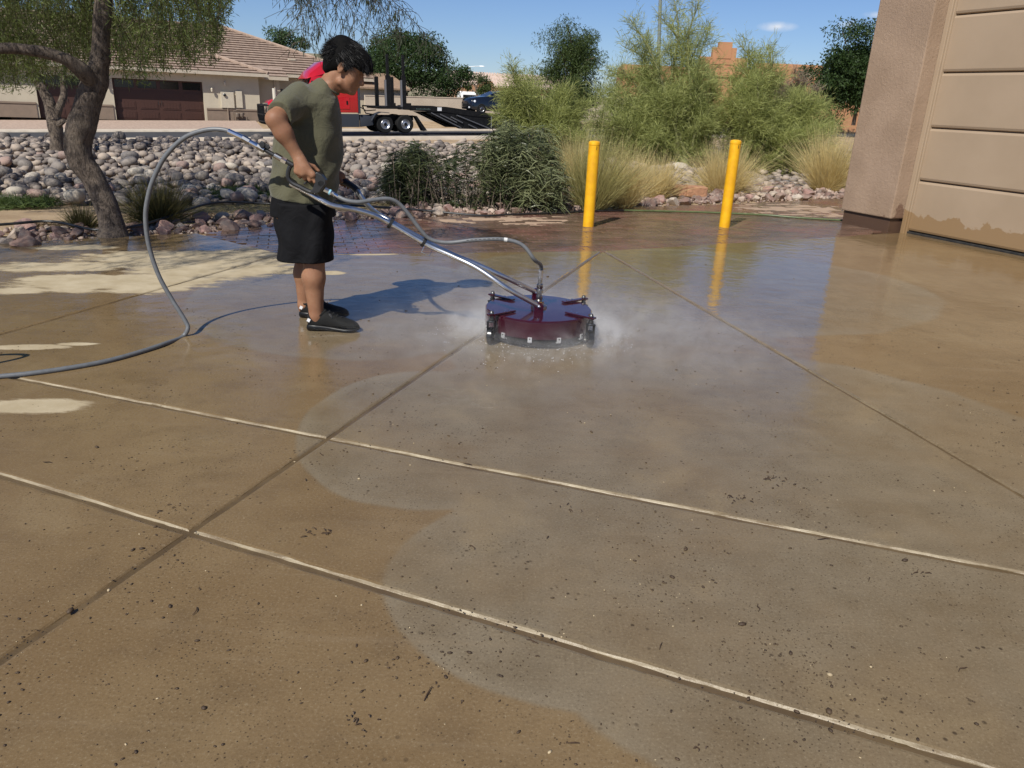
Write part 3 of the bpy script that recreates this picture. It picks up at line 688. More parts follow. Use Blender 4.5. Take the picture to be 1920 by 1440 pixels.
# ---- rough red-brown border rock along the paving
BM_ = {'brown': rockmat('border_rock_brown', (.17, .10, .08), (.24, .15, .115), (.30, .21, .165)), 'rose': rockmat('border_rock_rose', (.33, .18, .145), (.38, .235, .195), (.29, .165, .14)), 'cream': rockmat('border_rock_cream', (.46, .37, .29), (.40, .31, .235), (.5, .42, .34))}
CH = []
for i in range(10):
    V, Fq = chunk(i); me = bpy.data.meshes.new('border_rock'); me.from_pydata([tuple(v) for v in V], [], [tuple(f) for f in Fq]); me.materials.append(None); CH.append((V, Fq, me))
def along(pts, u):
    P = np.array(pts, float); L = np.r_[0, np.cumsum(np.linalg.norm(np.diff(P[:, :2], axis=0), axis=1))]; q = u * L[-1]; return np.array([np.interp(q, L, P[:, i]) for i in range(P.shape[1])])
BORD = [((-60, 470), (-60, 432)), ((60, 458), (60, 428)), ((190, 446), (190, 425)), ((330, 436), (330, 412)), ((430, 430), (430, 404)), ((560, 418), (560, 399)), ((680, 410), (680, 398)), ((800, 404), (800, 384)), ((940, 399), (940, 372)), ((1060, 396), (1060, 378)), ((1160, 386), (1160, 374)), ((1300, 379), (1300, 352)), ((1440, 374), (1440, 345)), ((1570, 369), (1570, 346)), ((1640, 366), (1640, 345))]
NEAR = [G(*a)[:2] for a, b in BORD]; FAR = [G(*b)[:2] for a, b in BORD]
bl = []; grid = {}
for _ in range(5200):
    u = random.random() ; v = random.random(); a, b = along(NEAR, u), along(FAR, u); p = a + (b - a) * v
    r = random.choice((.05, .06, .07, .09, .11, .14)); q = (int(p[0] / .3), int(p[1] / .3)); ok = True
    if np.hypot(*(p - G(208, 440)[:2])) < .3: continue
    for gx in (-1, 0, 1):
        for gy in (-1, 0, 1):
            if any(np.hypot(*(p - w)) < (r + rw) * .72 for w, rw in grid.get((q[0] + gx, q[1] + gy), ())): ok = False
    if ok: grid.setdefault(q, []).append((p, r)); bl.append((-r / np.linalg.norm(p), p, r))
bl.sort(key=lambda q: q[0]); sv, sf, nb = [], [], 0
BLAB = {'brown': 'angular brown rock in the rock border along the paving', 'rose': 'angular rose red rock in the rock border along the paving', 'cream': 'angular cream rock in the rock border along the paving'}
for i, (_, p, r) in enumerate(bl):
    rot = (random.uniform(-.5, .5), random.uniform(-.5, .5), random.uniform(0, 6.28)); z = max(float(tz(p[0], p[1])), -.03) + r * .3; V, Fq, me = CH[i % 10]
    if i < 200:
        k = random.choices(('brown', 'rose', 'cream'), (5, 2.5, 2))[0]; o = bpy.data.objects.new('border_rock', me); COL.objects.link(o)
        o.material_slots[0].link = 'OBJECT'; o.material_slots[0].material = BM_[k]; o.location = (p[0], p[1], z); o.rotation_euler = rot; o.scale = (r, r, r); tag(o, BLAB[k], 'rock', k + ' border rocks')
    else:
        W = V * r @ rot3(rot).T + np.array([p[0], p[1], z]); sv.append(W); sf.append(Fq + nb); nb += len(W)
if sv: tag(npmesh('border_rubble', np.vstack(sv), np.vstack(sf), rockmat('rubble_mixed', (.13, .08, .065), (.28, .18, .14), (.44, .34, .27), True)), 'small broken reddish stones filling the rock border', 'rubble', kind='stuff')
# fine gravel chips among them
sv, sf, nb = [], [], 0
for i in range(2600):
    u = random.random(); v = random.uniform(-.08, 1.25); a, b = along(NEAR, u), along(FAR, u); p = a + (b - a) * v; r = random.uniform(.012, .035); V, Fq, _ = CH[i % 10]
    W = IV1[:12] * r * np.array([1, .8, .6]) @ rot3((random.random() * 3, random.random() * 3, 0)).T + np.array([p[0], p[1], max(float(tz(p[0], p[1])), -.03) + r * .3]); sv.append(W); nb += 12
I0 = ico(0) if False else None
bm = bmesh.new(); bmesh.ops.create_icosphere(bm, subdivisions=1, radius=1); V0 = np.array([v.co[:] for v in bm.verts]); F0 = np.array([[v.index for v in f.verts] for f in bm.faces]); bm.free()
sv, sf, nb = [], [], 0
for i in range(2600):
    u = random.random(); v = random.uniform(-.08, 1.25); a, b = along(NEAR, u), along(FAR, u); p = a + (b - a) * v; r = random.uniform(.012, .035)
    W = V0 * r * np.array([1, .8, .6]) @ rot3((random.random() * 3, random.random() * 3, 0)).T + np.array([p[0], p[1], max(float(tz(p[0], p[1])), -.03) + r * .3]); sv.append(W); sf.append(F0 + nb); nb += len(V0)
tag(npmesh('border_gravel', np.vstack(sv), np.vstack(sf), rockmat('gravel_mixed', (.13, .08, .06), (.26, .17, .13), (.42, .34, .27), True)), 'fine reddish gravel chips between the border rocks', 'gravel', kind='stuff')
# three dressed blocks lying on the border
for (nm, px, py, d, rz, c1, lab) in (('concrete_slab_piece', 1222, 357, (.54, .2, .06), .25, (.46, .41, .34), 'flat broken grey concrete piece lying on the rock border'), ('stone_block', 1272, 365, (.28, .2, .17), -.35, (.42, .21, .12), 'orange brown wall block left of its twin, tilted'), ('stone_block', 1303, 367, (.34, .2, .17), .12, (.44, .225, .125), 'orange brown wall block right of its twin, lying level')):
    p = G(px, py, .03); m = MB(); m.cbox((0, 0, 0), d); o = m.build(nm, mat(nm + '_skin', c1, tuple(v * .75 for v in c1), 9, .9, bump=.8, bscale=25, bdist=.02, coord='obj'), bevel=.02); o.location = (p[0], p[1], .1 if 'block' in nm else .13); o.rotation_euler = (.05, -.12 if 'block' not in nm else .04, rz); tag(o, lab, 'block')
# pale boulders glimpsed under the palo verdes
for (px, py, r, lab) in ((1270, 322, .26, 'pale grey boulder under the palo verdes, left of two'), (1315, 318, .2, 'pale grey boulder under the palo verdes, right of two')):
    p = G(px, py, -.1); me = peb[3][1]; o = bpy.data.objects.new('boulder', me); COL.objects.link(o); o.material_slots[0].link = 'OBJECT'; o.material_slots[0].material = RM['pale']; o.location = (p[0], p[1], 0); o.scale = (r, r, r); tag(o, lab, 'boulder')

# ================================================================ FOLIAGE HELPERS
def strokes(P, Dv, W, bend=0.0, side=None):
    """thin two-triangle blades: P base (n,3), Dv length vectors, W widths"""
    n = len(P); up_ = RNG.normal(size=(n, 3)) if side is None else side
    sd = np.cross(Dv, up_); sd /= (np.linalg.norm(sd, axis=1, keepdims=True) + 1e-9); sd = sd * (np.asarray(W).reshape(-1, 1) / 2)
    m = P + Dv * .5 + (np.array([0, 0, -1]) * bend * np.linalg.norm(Dv, axis=1, keepdims=True) if bend else 0) * 1.0 * .5 * -1
    e = P + Dv + (np.array([0, 0, -1]) * bend * np.linalg.norm(Dv, axis=1, keepdims=True) if bend else 0)
    V = np.stack([P, m - sd, e, m + sd], 1).reshape(-1, 3); return V, np.arange(4 * n).reshape(n, 4)
def ribbons(P, T, L, W, droop, seg=4):
    """curved tapering grass blades; T unit start direction"""
    n = len(P); sd = np.cross(T, RNG.normal(size=(n, 3))); sd /= np.linalg.norm(sd, axis=1, keepdims=True) + 1e-9; rows = []
    for i in range(seg + 1):
        f = i / seg; c = P + T * (L * f)[:, None] + np.array([0, 0, -1]) * (droop * L * f * f)[:, None] + np.stack([T[:, 0], T[:, 1], 0 * L], 1) * (droop * L * f * f * .6)[:, None]
        w = (W * (1 - .85 * f) / 2)[:, None]; rows += [c - sd * w, c + sd * w]
    V = np.stack(rows, 1).reshape(-1, 3); k = 2 * (seg + 1); b = np.arange(n)[:, None] * k
    Fq = np.concatenate([b + np.array([2 * i, 2 * i + 1, 2 * i + 3, 2 * i + 2]) for i in range(seg)], 0); return V, Fq
class Cloud:
    def __init__(s): s.V, s.F, s.n = [], [], 0
    def add(s, V, Fq): s.V.append(V); s.F.append(Fq + s.n); s.n += len(V); return s
    def build(s, name, m, parent=None): return npmesh(name, np.vstack(s.V), np.vstack(s.F), m, parent)
def unit(n): v = RNG.normal(size=(n, 3)); return v / np.linalg.norm(v, axis=1, keepdims=True)
BARK_G = mat('palo_verde_bark', (.20, .205, .08), (.12, .115, .05), 4, .8, bump=.3, bscale=60)
LV_PV = leafmat('palo_verde_twigs', (.215, .245, .065), (.51, .53, .20), .5)
LV_PV2 = leafmat('palo_verde_twigs_bluish', (.215, .25, .07), (.51, .53, .21), .5)
LV_MES = leafmat('mesquite_leaves', (.028, .05, .013), (.075, .105, .026), .25)
LV_DK = leafmat('ficus_leaves', (.014, .032, .009), (.05, .085, .02), .25)
LV_TREE = leafmat('willow_acacia_leaves', (.045, .068, .016), (.27, .32, .10), .45, patch=2.2)

def branchy(root, tips, r0, crown_n, name, label, leaf, bark, cat='tree', L=(.12, .3), W=.007, spread=.5, sub=9, droop=.05, fill=None, trunk_n=6, bw=.35):
    """multi-stem desert tree: stems fan from the root to the tips, each clothed with fine twigs"""
    root = np.array(root, float); o = empty(name, tuple(root), 0, label, cat); tm = MB(); cl = Cloud(); segs = []
    for tp in tips:
        tp = np.array(tp, float); d = tp - root; ln = np.linalg.norm(d)
        c1 = root + d * .3 + np.array([0, 0, .12 * ln]) * .6 + RNG.normal(size=3) * .05 * ln; c2 = root + d * .65 + np.array([0, 0, .1 * ln]) + RNG.normal(size=3) * .06 * ln
        pts = spline([root + RNG.normal(size=3) * np.array([.08, .08, 0]), c1, c2, tp], 6); tm.tube(pts, list(np.linspace(r0, .006, len(pts))), 6)
        for f in np.linspace(.25, .97, sub):
            q = pts[int(f * (len(pts) - 1))]; dr = d / ln * .6 + unit(1)[0] * .8 + np.array([0, 0, .25]); dr /= np.linalg.norm(dr); bl_ = ln * bw * RNG.uniform(.5, 1) * (1.15 - f)
            e = q + dr * bl_; mpt = (q + e) / 2 + np.array([0, 0, .06 * bl_]); sp = spline([q, mpt, e], 4); tm.tube(sp, list(np.linspace(.016, .005, len(sp))), 4); segs += [(sp[i], sp[i + 1], dr) for i in range(len(sp) - 1)]
        segs += [(pts[i], pts[i + 1], d / ln) for i in range(len(pts) // 2, len(pts) - 1)]
    w = np.array([np.linalg.norm(b - a) for a, b, _ in segs]) * np.exp(RNG.normal(size=len(segs)) * .7); hz_ = np.array([a[2] for a, _, _ in segs]); w = w * (1.45 - 1.15 * (hz_ - hz_.min()) / (np.ptp(hz_) + 1e-6)); k = RNG.choice(len(segs), crown_n, p=w / w.sum()); A = np.array([q[0] for q in segs])[k]; B = np.array([q[1] for q in segs])[k]; DR = np.array([q[2] for q in segs])[k]
    base = A + (B - A) * RNG.random((crown_n, 1)) + RNG.normal(size=(crown_n, 3)) * .10 * spread
    dv = DR * .45 + unit(crown_n) * spread + np.array([0, 0, .08]); dv /= np.linalg.norm(dv, axis=1, keepdims=True); dv *= RNG.uniform(*L, (crown_n, 1))
    cl.add(*strokes(base, dv, RNG.uniform(.6, 1.3, crown_n) * W, droop))
    # second order: fine leaves on the twigs
    k2 = RNG.integers(0, crown_n, crown_n); b2 = base[k2] + dv[k2] * RNG.uniform(.3, 1, (crown_n, 1)); d2 = dv[k2] * .3 + unit(crown_n) * .07; cl.add(*strokes(b2, d2, RNG.uniform(.6, 1.2, crown_n) * W, droop))
    tm.build('trunk', bark, o, smooth=True); cl.build('crown', leaf, o); return o
def cloudtree(name, base, centre, rad, n, size, leaf, bark, label, clumps=60, droop=.2, aspect=.35, cat='tree', tr=.16, lo=-.75, shell=.55):
    """dense tree: leaf-sized faces in clumps through an uneven crown"""
    base, centre, rad = np.array(base, float), np.array(centre, float), np.array(rad, float); o = empty(name, tuple(base), 0, label, cat)
    u = unit(clumps * 3); u = u[u[:, 2] > lo][:clumps]; cr = centre + u * rad * RNG.uniform(shell, 1.0, (len(u), 1)); cs = RNG.uniform(.18, .42, len(u)) * rad.mean()
    k = RNG.integers(0, len(u), n); q = unit(n) * (RNG.random((n, 1)) ** .45); P = cr[k] + q * cs[k][:, None] * np.array([1, 1, .75])
    dv = unit(n) + q * .7 + np.array([0, 0, -droop * 2]); dv /= np.linalg.norm(dv, axis=1, keepdims=True); dv *= RNG.uniform(.6, 1.4, (n, 1)) * size
    cl = Cloud().add(*strokes(P, dv, RNG.uniform(.7, 1.3, n) * size * aspect)); cl.build('crown', leaf, o)
    tm = MB(); tm.tube(spline([base, (base + centre) / 2 + RNG.normal(size=3) * .1 * rad[0], centre], 4), list(np.linspace(tr, tr * .4, 9)), 8)
    for c in cr[::max(1, len(cr) // 14)]: tm.tube(spline([base * .45 + centre * .55, (c + centre) / 2 + RNG.normal(size=3) * .08 * rad[0], c], 3), list(np.linspace(tr * .35, .02, 7)), 5)
    tm.build('trunk', bark, o, smooth=True); return o

# ================================================================ LEFT TREE, leaning over the rock border
t = NT('tree_bark'); P_ = t.pos(); ms = t.n.new('ShaderNodeMapping'); ms.inputs['Scale'].default_value = (1, 1, .35); t.put(ms.inputs['Vector'], P_)
b1 = t.noise(ms.outputs[0], 26, 6, .75, 1.5); b2 = t.noise(ms.outputs[0], 70, 6, .7)
c = t.mix(t.step(b1, .35, .62), (.045, .032, .024), (.215, .165, .125)); c = t.mix(t.math('MULTIPLY', t.step(t.noise(P_, 4, 5), .45, .7), .6), c, (.27, .215, .16))
t.set(Base_Color=c, Roughness=.95, Normal=t.bump(t.math('ADD', b1, b2), 1.0, .035)); BARK = t.m
YB = float(G(210, 441)[1])
def trunk_mesh(tm, pts, n=14, rough=.06):
    P = spline(pts, 6)
    rings = []; ref = Vector((0, -1, 0))
    for i in range(len(P)):
        c = Vector(P[i][:3]); d = Vector(P[min(i + 1, len(P) - 1)][:3]) - Vector(P[max(i - 1, 0)][:3]); d.normalize(); rf = (ref - d * ref.dot(d)).normalized(); e = d.cross(rf); ring = []
        for j in range(n):
            a = 2 * math.pi * j / n; dr = rf * math.cos(a) + e * math.sin(a); q = c + dr * P[i][3]; k = 1 + rough * 2.2 * mnoise.noise(q * 5.0) + rough * mnoise.noise(q * 14.0); ring.append(c + dr * P[i][3] * k)
        rings.append(ring)
    tm.loft(rings)
def T(px, py, Y, w): p = D(px, py, Y); sc = F / (p[1] * cP - (p[2] - H) * sP); return (p[0], p[1], p[2], w * .43 / sc)
tree = empty('acacia_tree', tuple(G(210, 441)), 0, 'large leaning acacia with rough grey trunk beside the concrete, left', 'tree')
tm = MB()
trunk_mesh(tm, [T(214, 452, YB - .02, 78), T(212, 430, YB, 56), T(200, 385, YB + .03, 48), T(178, 340, YB + .05, 50), T(153, 303, YB + .05, 54), T(146, 270, YB + .05, 56), T(152, 235, YB + .05, 56), T(165, 195, YB + .08, 53), T(180, 150, YB + .1, 50), T(188, 110, YB + .1, 38), T(191, 60, YB + .12, 36), T(194, 10, YB + .15, 36), T(198, -40, YB + .2, 34)], 18)
trunk_mesh(tm, [T(178, 165, YB + .1, 30), T(160, 140, YB - .02, 34), T(125, 112, YB - .15, 27), T(80, 98, YB - .25, 24), T(30, 91, YB - .35, 23), T(-30, 88, YB - .45, 22), T(-120, 60, YB - .6, 18), T(-220, 10, YB - .7, 12)], 12)
trunk_mesh(tm, [T(197, -20, YB + .15, 30), T(222, -55, YB + .1, 22), T(260, -120, YB, 18), T(330, -190, YB - .2, 12), T(420, -230, YB - .4, 8)], 10)
trunk_mesh(tm, [T(197, -20, YB + .2, 30), T(185, -90, YB + .4, 22), T(150, -170, YB + .7, 16), T(90, -240, YB + 1.0, 9)], 10)
trunk_mesh(tm, [T(222, -55, YB + .1, 20), T(330, -75, YB + .2, 12), T(460, -70, YB + .1, 9), T(600, -45, YB - .3, 6), T(700, 0, YB - .5, 4)], 8)
tm.build('trunk', BARK, tree, smooth=True)
def lower_edge(x): return np.interp(x, [-250, 0, 40, 80, 130, 160, 200, 240, 290, 330, 370, 400, 425, 445], [150, 170, 172, 160, 150, 120, 150, 156, 152, 135, 128, 118, 70, -20])
cl = Cloud(); nt = 3300
X_ = RNG.uniform(-330, 445, nt); lo_ = lower_edge(X_); Yp = lo_ - (RNG.random(nt) ** 1.25) * (lo_ + 330)
Yd = YB + RNG.uniform(-.5, 3.2, nt); Yd = np.where((X_ > 120) & (X_ < 215), YB + RNG.uniform(.45, 3.2, nt), Yd)
Yd = np.where((X_ < 125) & (Yp > 60), YB + RNG.uniform(.4, 3.2, nt), Yd)
tw = MB(); TP = []
for x, y, yd in zip(X_, Yp, Yd):
    e = D(x, y, yd); ln = RNG.uniform(.25, .55); hd = unit(1)[0] * np.array([1, 1, 0]); s0 = e + np.array([0, 0, ln]) - hd * ln * .45
    TP.append((s0, (s0 + e) / 2 + np.array([0, 0, .1 * ln]) + hd * .1 * ln, e))
for _ in range(750):      # the part of the crown that hangs over the drive, above the picture
    e = np.array([RNG.uniform(-6.4, -3.1), RNG.uniform(3.0, 5.6), RNG.uniform(2.9, 4.2)]); ln = RNG.uniform(.3, .6); hd = unit(1)[0] * np.array([1, 1, 0]); s0 = e + np.array([0, 0, ln]) - hd * ln * .45
    TP.append((s0, (s0 + e) / 2 + np.array([0, 0, .1 * ln]) + hd * .1 * ln, e))
TP = np.array(TP); npt = 46; nt = len(TP)
f = RNG.random((nt, npt, 1)); cur = (1 - f) ** 2 * TP[:, None, 0] + 2 * f * (1 - f) * TP[:, None, 1] + f * f * TP[:, None, 2]; tan = TP[:, None, 2] - TP[:, None, 0] + 0 * f; tan = tan / np.linalg.norm(tan, axis=2, keepdims=True)
base = (cur + RNG.normal(size=cur.shape) * .03).reshape(-1, 3); dv = tan.reshape(-1, 3) * .35 + unit(nt * npt) * .9 + np.array([0, 0, -.15]); dv /= np.linalg.norm(dv, axis=1, keepdims=True); dv *= RNG.uniform(.03, .085, (nt * npt, 1))
cl.add(*strokes(base, dv, RNG.uniform(.005, .012, nt * npt)))
for i in range(nt): tw.tube([TP[i, 0], TP[i, 1], TP[i, 2]], [.004, .003, .0015], 3, caps=False)
cl.build('crown', LV_TREE, tree); tw.build('twigs', mat('acacia_twig', (.06, .05, .025), (.09, .08, .04), 20, .9), tree, fixn=False)
# pod-hung spray reaching over the worker
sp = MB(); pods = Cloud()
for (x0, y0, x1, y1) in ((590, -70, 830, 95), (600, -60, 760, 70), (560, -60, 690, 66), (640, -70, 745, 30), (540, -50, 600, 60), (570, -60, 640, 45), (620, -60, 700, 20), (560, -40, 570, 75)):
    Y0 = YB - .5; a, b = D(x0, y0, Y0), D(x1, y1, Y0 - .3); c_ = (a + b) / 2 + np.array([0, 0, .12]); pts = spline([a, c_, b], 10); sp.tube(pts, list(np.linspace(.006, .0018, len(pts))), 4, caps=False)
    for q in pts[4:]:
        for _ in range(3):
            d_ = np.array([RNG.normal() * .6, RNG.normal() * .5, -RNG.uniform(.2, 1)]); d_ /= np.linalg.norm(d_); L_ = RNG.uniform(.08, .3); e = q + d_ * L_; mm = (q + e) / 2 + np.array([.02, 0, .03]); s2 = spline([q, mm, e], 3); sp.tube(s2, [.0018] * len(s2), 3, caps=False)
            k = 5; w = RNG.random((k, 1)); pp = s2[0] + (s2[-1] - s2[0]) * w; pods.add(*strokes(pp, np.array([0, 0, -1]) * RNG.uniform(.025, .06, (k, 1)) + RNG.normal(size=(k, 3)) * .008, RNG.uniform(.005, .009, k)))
sp.build('hanging_branch', mat('spray_twig', (.035, .035, .022), (.05, .045, .03), 20, .9), tree, fixn=False); pods.build('pods', leafmat('pod_green', (.03, .042, .02), (.055, .065, .03), .15), tree)  # backlit darkness of the spray is put into the twig and pod colours

# second, forked tree further up the bank
Y2 = 15.5; tree2 = empty('forked_tree', tuple(G(112, 285, -.05)), 0, 'smaller forked tree with a sawn stub behind the leaning acacia', 'tree'); tm = MB()
trunk_mesh(tm, [T(110, 300, Y2, 36), T(107, 262, Y2, 28), T(102, 232, Y2, 30), T(95, 200, Y2, 26), T(82, 170, Y2, 20), T(66, 148, Y2, 17), T(40, 110, Y2, 12), T(0, 40, Y2, 8)], 12)
trunk_mesh(tm, [T(101, 225, Y2, 18), T(112, 200, Y2, 16), T(120, 175, Y2 + .1, 14), T(118, 140, Y2 + .1, 11), T(130, 80, Y2 + .2, 7)], 10)
trunk_mesh(tm, [T(106, 236, Y2, 14), T(115, 230, Y2 - .1, 12), T(121, 226, Y2 - .15, 9)], 8)
tm.build('trunk', BARK, tree2, smooth=True)
cl = Cloud(); n = 26000; X_ = RNG.uniform(-120, 190, n); Yq = RNG.uniform(-200, 165, n) - 25 * RNG.random(n); base = np.array([D(a, b, Y2 + c_) for a, b, c_ in zip(X_, Yq, RNG.uniform(-1.2, 1.5, n))]); dv = unit(n) + np.array([0, 0, -.5]); dv *= RNG.uniform(.05, .12, (n, 1)); cl.add(*strokes(base, dv, RNG.uniform(.008, .016, n))); cl.build('crown', leafmat('forked_tree_leaves', (.035, .05, .016), (.085, .105, .035), .25), tree2)

# ================================================================ PALO VERDES
def tips(L, Y, j=.9): return [D(x, y, Y + RNG.uniform(-j, j)) for x, y in L]
YP = 20.5
branchy(D(1010, 300, 18.5), tips([(935, 215), (945, 175), (962, 128), (1000, 140), (1035, 175), (1075, 160), (930, 275), (960, 280), (1080, 230), (1015, 205), (1065, 285), (955, 250), (985, 165), (1095, 200), (1100, 260), (1040, 300), (1050, 240), (975, 240)], 19), .04, 30000, 'palo_verde', 'bushy green palo verde behind the dark leafy shrub, leftmost of three', LV_PV, BARK_G, L=(.14, .36), W=.0105, spread=.7, sub=12, bw=.42)
branchy(D(1288, 318, 19.5), tips([(1135, 140), (1165, 85), (1180, 35), (1228, 18), (1262, -12), (1310, 8), (1330, 50), (1120, 190), (1150, 220), (1210, 150), (1250, 175), (1330, 150), (1110, 250), (1190, 240), (1290, 240), (1345, 215), (1180, 290), (1320, 270), (1240, 270), (1145, 170), (1105, 215), (1175, 190), (1225, 215), (1270, 130), (1300, 195), (1140, 260), (1260, 300), (1130, 300), (1200, 318), (1165, 325), (1330, 318), (1300, 150), (1215, 90), (1110, 180), (1100, 235), (1120, 285), (1345, 180), (1352, 240), (1345, 125), (1095, 295), (1165, 130)], YP), .05, 56000, 'palo_verde', 'tallest palo verde with airy plume against the sky, middle of three', LV_PV2, BARK_G, L=(.15, .40), W=.011, spread=.7, sub=12, bw=.38)
branchy(D(1420, 318, 19.5), tips([(1378, 72), (1400, 95), (1440, 82), (1380, 130), (1470, 140), (1420, 150), (1390, 200), (1460, 200), (1500, 215), (1545, 230), (1520, 260), (1560, 275), (1400, 260), (1470, 270), (1440, 300), (1530, 300), (1360, 190), (1350, 290), (1500, 180), (1430, 230), (1375, 165), (1480, 240), (1560, 250), (1410, 180), (1530, 210), (1380, 320), (1450, 325), (1520, 318), (1565, 300), (1490, 320), (1355, 230), (1365, 150), (1545, 195), (1575, 230)], YP - .4), .045, 44000, 'palo_verde', 'yellow green palo verde beside the garage pier, rightmost of three', LV_PV, BARK_G, L=(.15, .40), W=.011, spread=.7, sub=12, bw=.40)
# bare brown shrub
branchy(D(1490, 235, 26), tips([(1470, 150), (1490, 135), (1510, 150), (1530, 170), (1455, 180), (1520, 200), (1480, 170)], 26, .5), .04, 6000, 'dry_shrub', 'leafless brown shrub before the terracotta building', leafmat('dry_twigs', (.20, .15, .10), (.30, .24, .17), .1), mat('dry_bark', (.2, .15, .1), rough=.9), 'shrub', L=(.15, .4), W=.012)

# ================================================================ DARK LONG-LEAVED SHRUB
LV_OL = leafmat('oleander_leaves', (.022, .032, .012), (.10, .115, .05), .2, .4); LV_OL2 = leafmat('oleander_leaves_pale', (.10, .12, .055), (.22, .23, .115), .2, .4)
def oleander(base, cols, ncl, name, label, leaf):
    o = empty(name, tuple(base), 0, label, 'shrub'); cl = Cloud(); tm = MB()
    for _ in range(ncl):
        x0, x1, y0, y1, Y0, Y1 = cols[RNG.integers(len(cols))]; x = RNG.uniform(x0, x1); y0 = y0 + 45 * max(0, mnoise.noise((x * .021, 4.2, 1.1)) + .25); y, Y = y0 + (y1 - y0) * RNG.random() ** 1.1, RNG.uniform(Y0, Y1); tp = D(x, y, Y); k = 13
        if RNG.random() < .3:
            bb = np.array(base) + np.array([RNG.normal() * .12 + (tp[0] - base[0]) * .85, RNG.normal() * .3, 0]); bb[2] = -.08; pts = spline([bb, (bb + tp) / 2 + np.array([0, 0, .12]), tp], 4); tm.tube(pts, list(np.linspace(.009, .003, len(pts))), 4, caps=False)
        u = unit(k); u[:, 2] = np.abs(u[:, 2]) * .6 - .1; u /= np.linalg.norm(u, axis=1, keepdims=True); L_ = RNG.uniform(.08, .2, k)
        cl.add(*ribbons(tp - u * .01 - np.array([0, 0, 1]) * RNG.uniform(0, .22, (k, 1)), u, L_, RNG.uniform(.012, .02, k), RNG.uniform(.3, .9, k), 2))
    cl.build('foliage', leaf, o); tm.build('stems', mat('shrub_stem', (.07, .05, .035), (.11, .085, .06), 20, .9), o, fixn=False); return o
bs = G(900, 392, -.05)
oleander(bs, [(735, 800, 265, 330, 10.4, 11.2), (770, 860, 255, 385, 10.3, 11.4), (850, 960, 240, 385, 10.2, 11.6), (930, 1020, 225, 385, 10.2, 11.6), (960, 1055, 260, 380, 10.3, 11.4), (745, 850, 340, 395, 10.3, 11), (720, 780, 300, 350, 10.6, 11.2)], 860, 'oleander_shrub', 'dark long-leaved shrub sprawling behind the cleaner handle', LV_OL)
oleander(G(1010, 388, -.05), [(930, 1040, 215, 300, 10.6, 11.8), (980, 1060, 280, 375, 10.0, 10.8), (900, 1000, 250, 330, 10.2, 10.7)], 330, 'oleander_shrub', 'paler yellow-leaved shrub beside the left yellow bollard', LV_OL2)

# ================================================================ GRASSES
STRAW = leafmat('straw_blades', (.52, .41, .17), (.82, .68, .35), .45, patch=5); GGR = leafmat('green_blades', (.22, .22, .07), (.62, .54, .24), .45, patch=5); GDK = leafmat('green_grass', (.035, .06, .014), (.11, .15, .04), .3); OLV = leafmat('olive_blades', (.09, .085, .028), (.19, .165, .06), .3)
def grass(name, px, py, hpx, wpx, n, m, label, cat='grass clump', lean=0, droop=.35, z=-.04, wb=.006):
    b = G(px, py, z); sc = F / (b[1] * cP + (H - b[2]) * sP); hh, ww = hpx / sc, wpx / sc; o = empty(name, tuple(b), 0, label, cat)
    r = ww * .14 * np.sqrt(RNG.random(n)); a = RNG.uniform(0, 6.28, n); P = np.stack([b[0] + r * np.cos(a), b[1] + r * np.sin(a), np.full(n, b[2])], 1)
    th = np.abs(RNG.normal(0, 1, n)) * math.atan2(ww * .40, hh); a2 = a + RNG.normal(0, .5, n); Tn = np.stack([np.sin(th) * np.cos(a2) + lean, np.sin(th) * np.sin(a2), np.cos(th)], 1); Tn /= np.linalg.norm(Tn, axis=1, keepdims=True)
    V, Fq = ribbons(P, Tn, hh * RNG.uniform(.5, 1.12, n), RNG.uniform(.7, 1.3, n) * wb, RNG.uniform(.02, droop, n), 4); npmesh('blades', V, Fq, m, o); return o
grass('grass_clump', 1108, 398, 165, 160, 2100, GGR, 'tall greenish straw grass clump behind the left yellow bollard', lean=.05)
grass('grass_clump', 1168, 394, 125, 120, 1500, STRAW, 'low straw grass clump just right of the left bollard')
grass('grass_clump', 1225, 374, 95, 140, 1900, STRAW, 'straw grass clump behind the broken grey concrete piece')
grass('grass_clump', 1355, 364, 105, 180, 2500, STRAW, 'wide straw grass clump behind the right yellow bollard')
grass('grass_clump', 1548, 358, 125, 150, 2600, STRAW, 'bright straw grass clump beside the garage pier')
grass('grass_clump', 1075, 352, 110, 100, 1000, STRAW, 'sparse straw grass tuft between dark shrub and left bollard')
grass('grass_clump', 300, 425, 105, 165, 1700, OLV, 'olive bunch grass at the foot of the leaning acacia, right side', z=-.05)
grass('grass_clump', 155, 432, 60, 90, 600, OLV, 'small olive bunch grass left of the leaning acacia foot', z=-.05)
for (px, py, w, hgt, lab) in ((30, 388, 130, 34, 'low green weed mound at the left edge by the sand'), (460, 372, 120, 42, 'low green weed mound behind the worker')):
    o = empty('weed_mound', tuple(G(px, py, -.1)), 0, lab, 'weeds'); cl = Cloud()
    for _ in range(150):
        p = G(px + RNG.uniform(-.5, .5) * w, py - RNG.uniform(0, .45) * hgt, -.1); k = 14; u = unit(k); u[:, 2] = np.abs(u[:, 2]); cl.add(*ribbons(p + RNG.normal(size=(k, 3)) * np.array([.05, .05, 0]), u, RNG.uniform(.08, .22, k), RNG.uniform(.008, .014, k), RNG.uniform(.2, .7, k), 2))
    cl.build('blades', GDK, o)
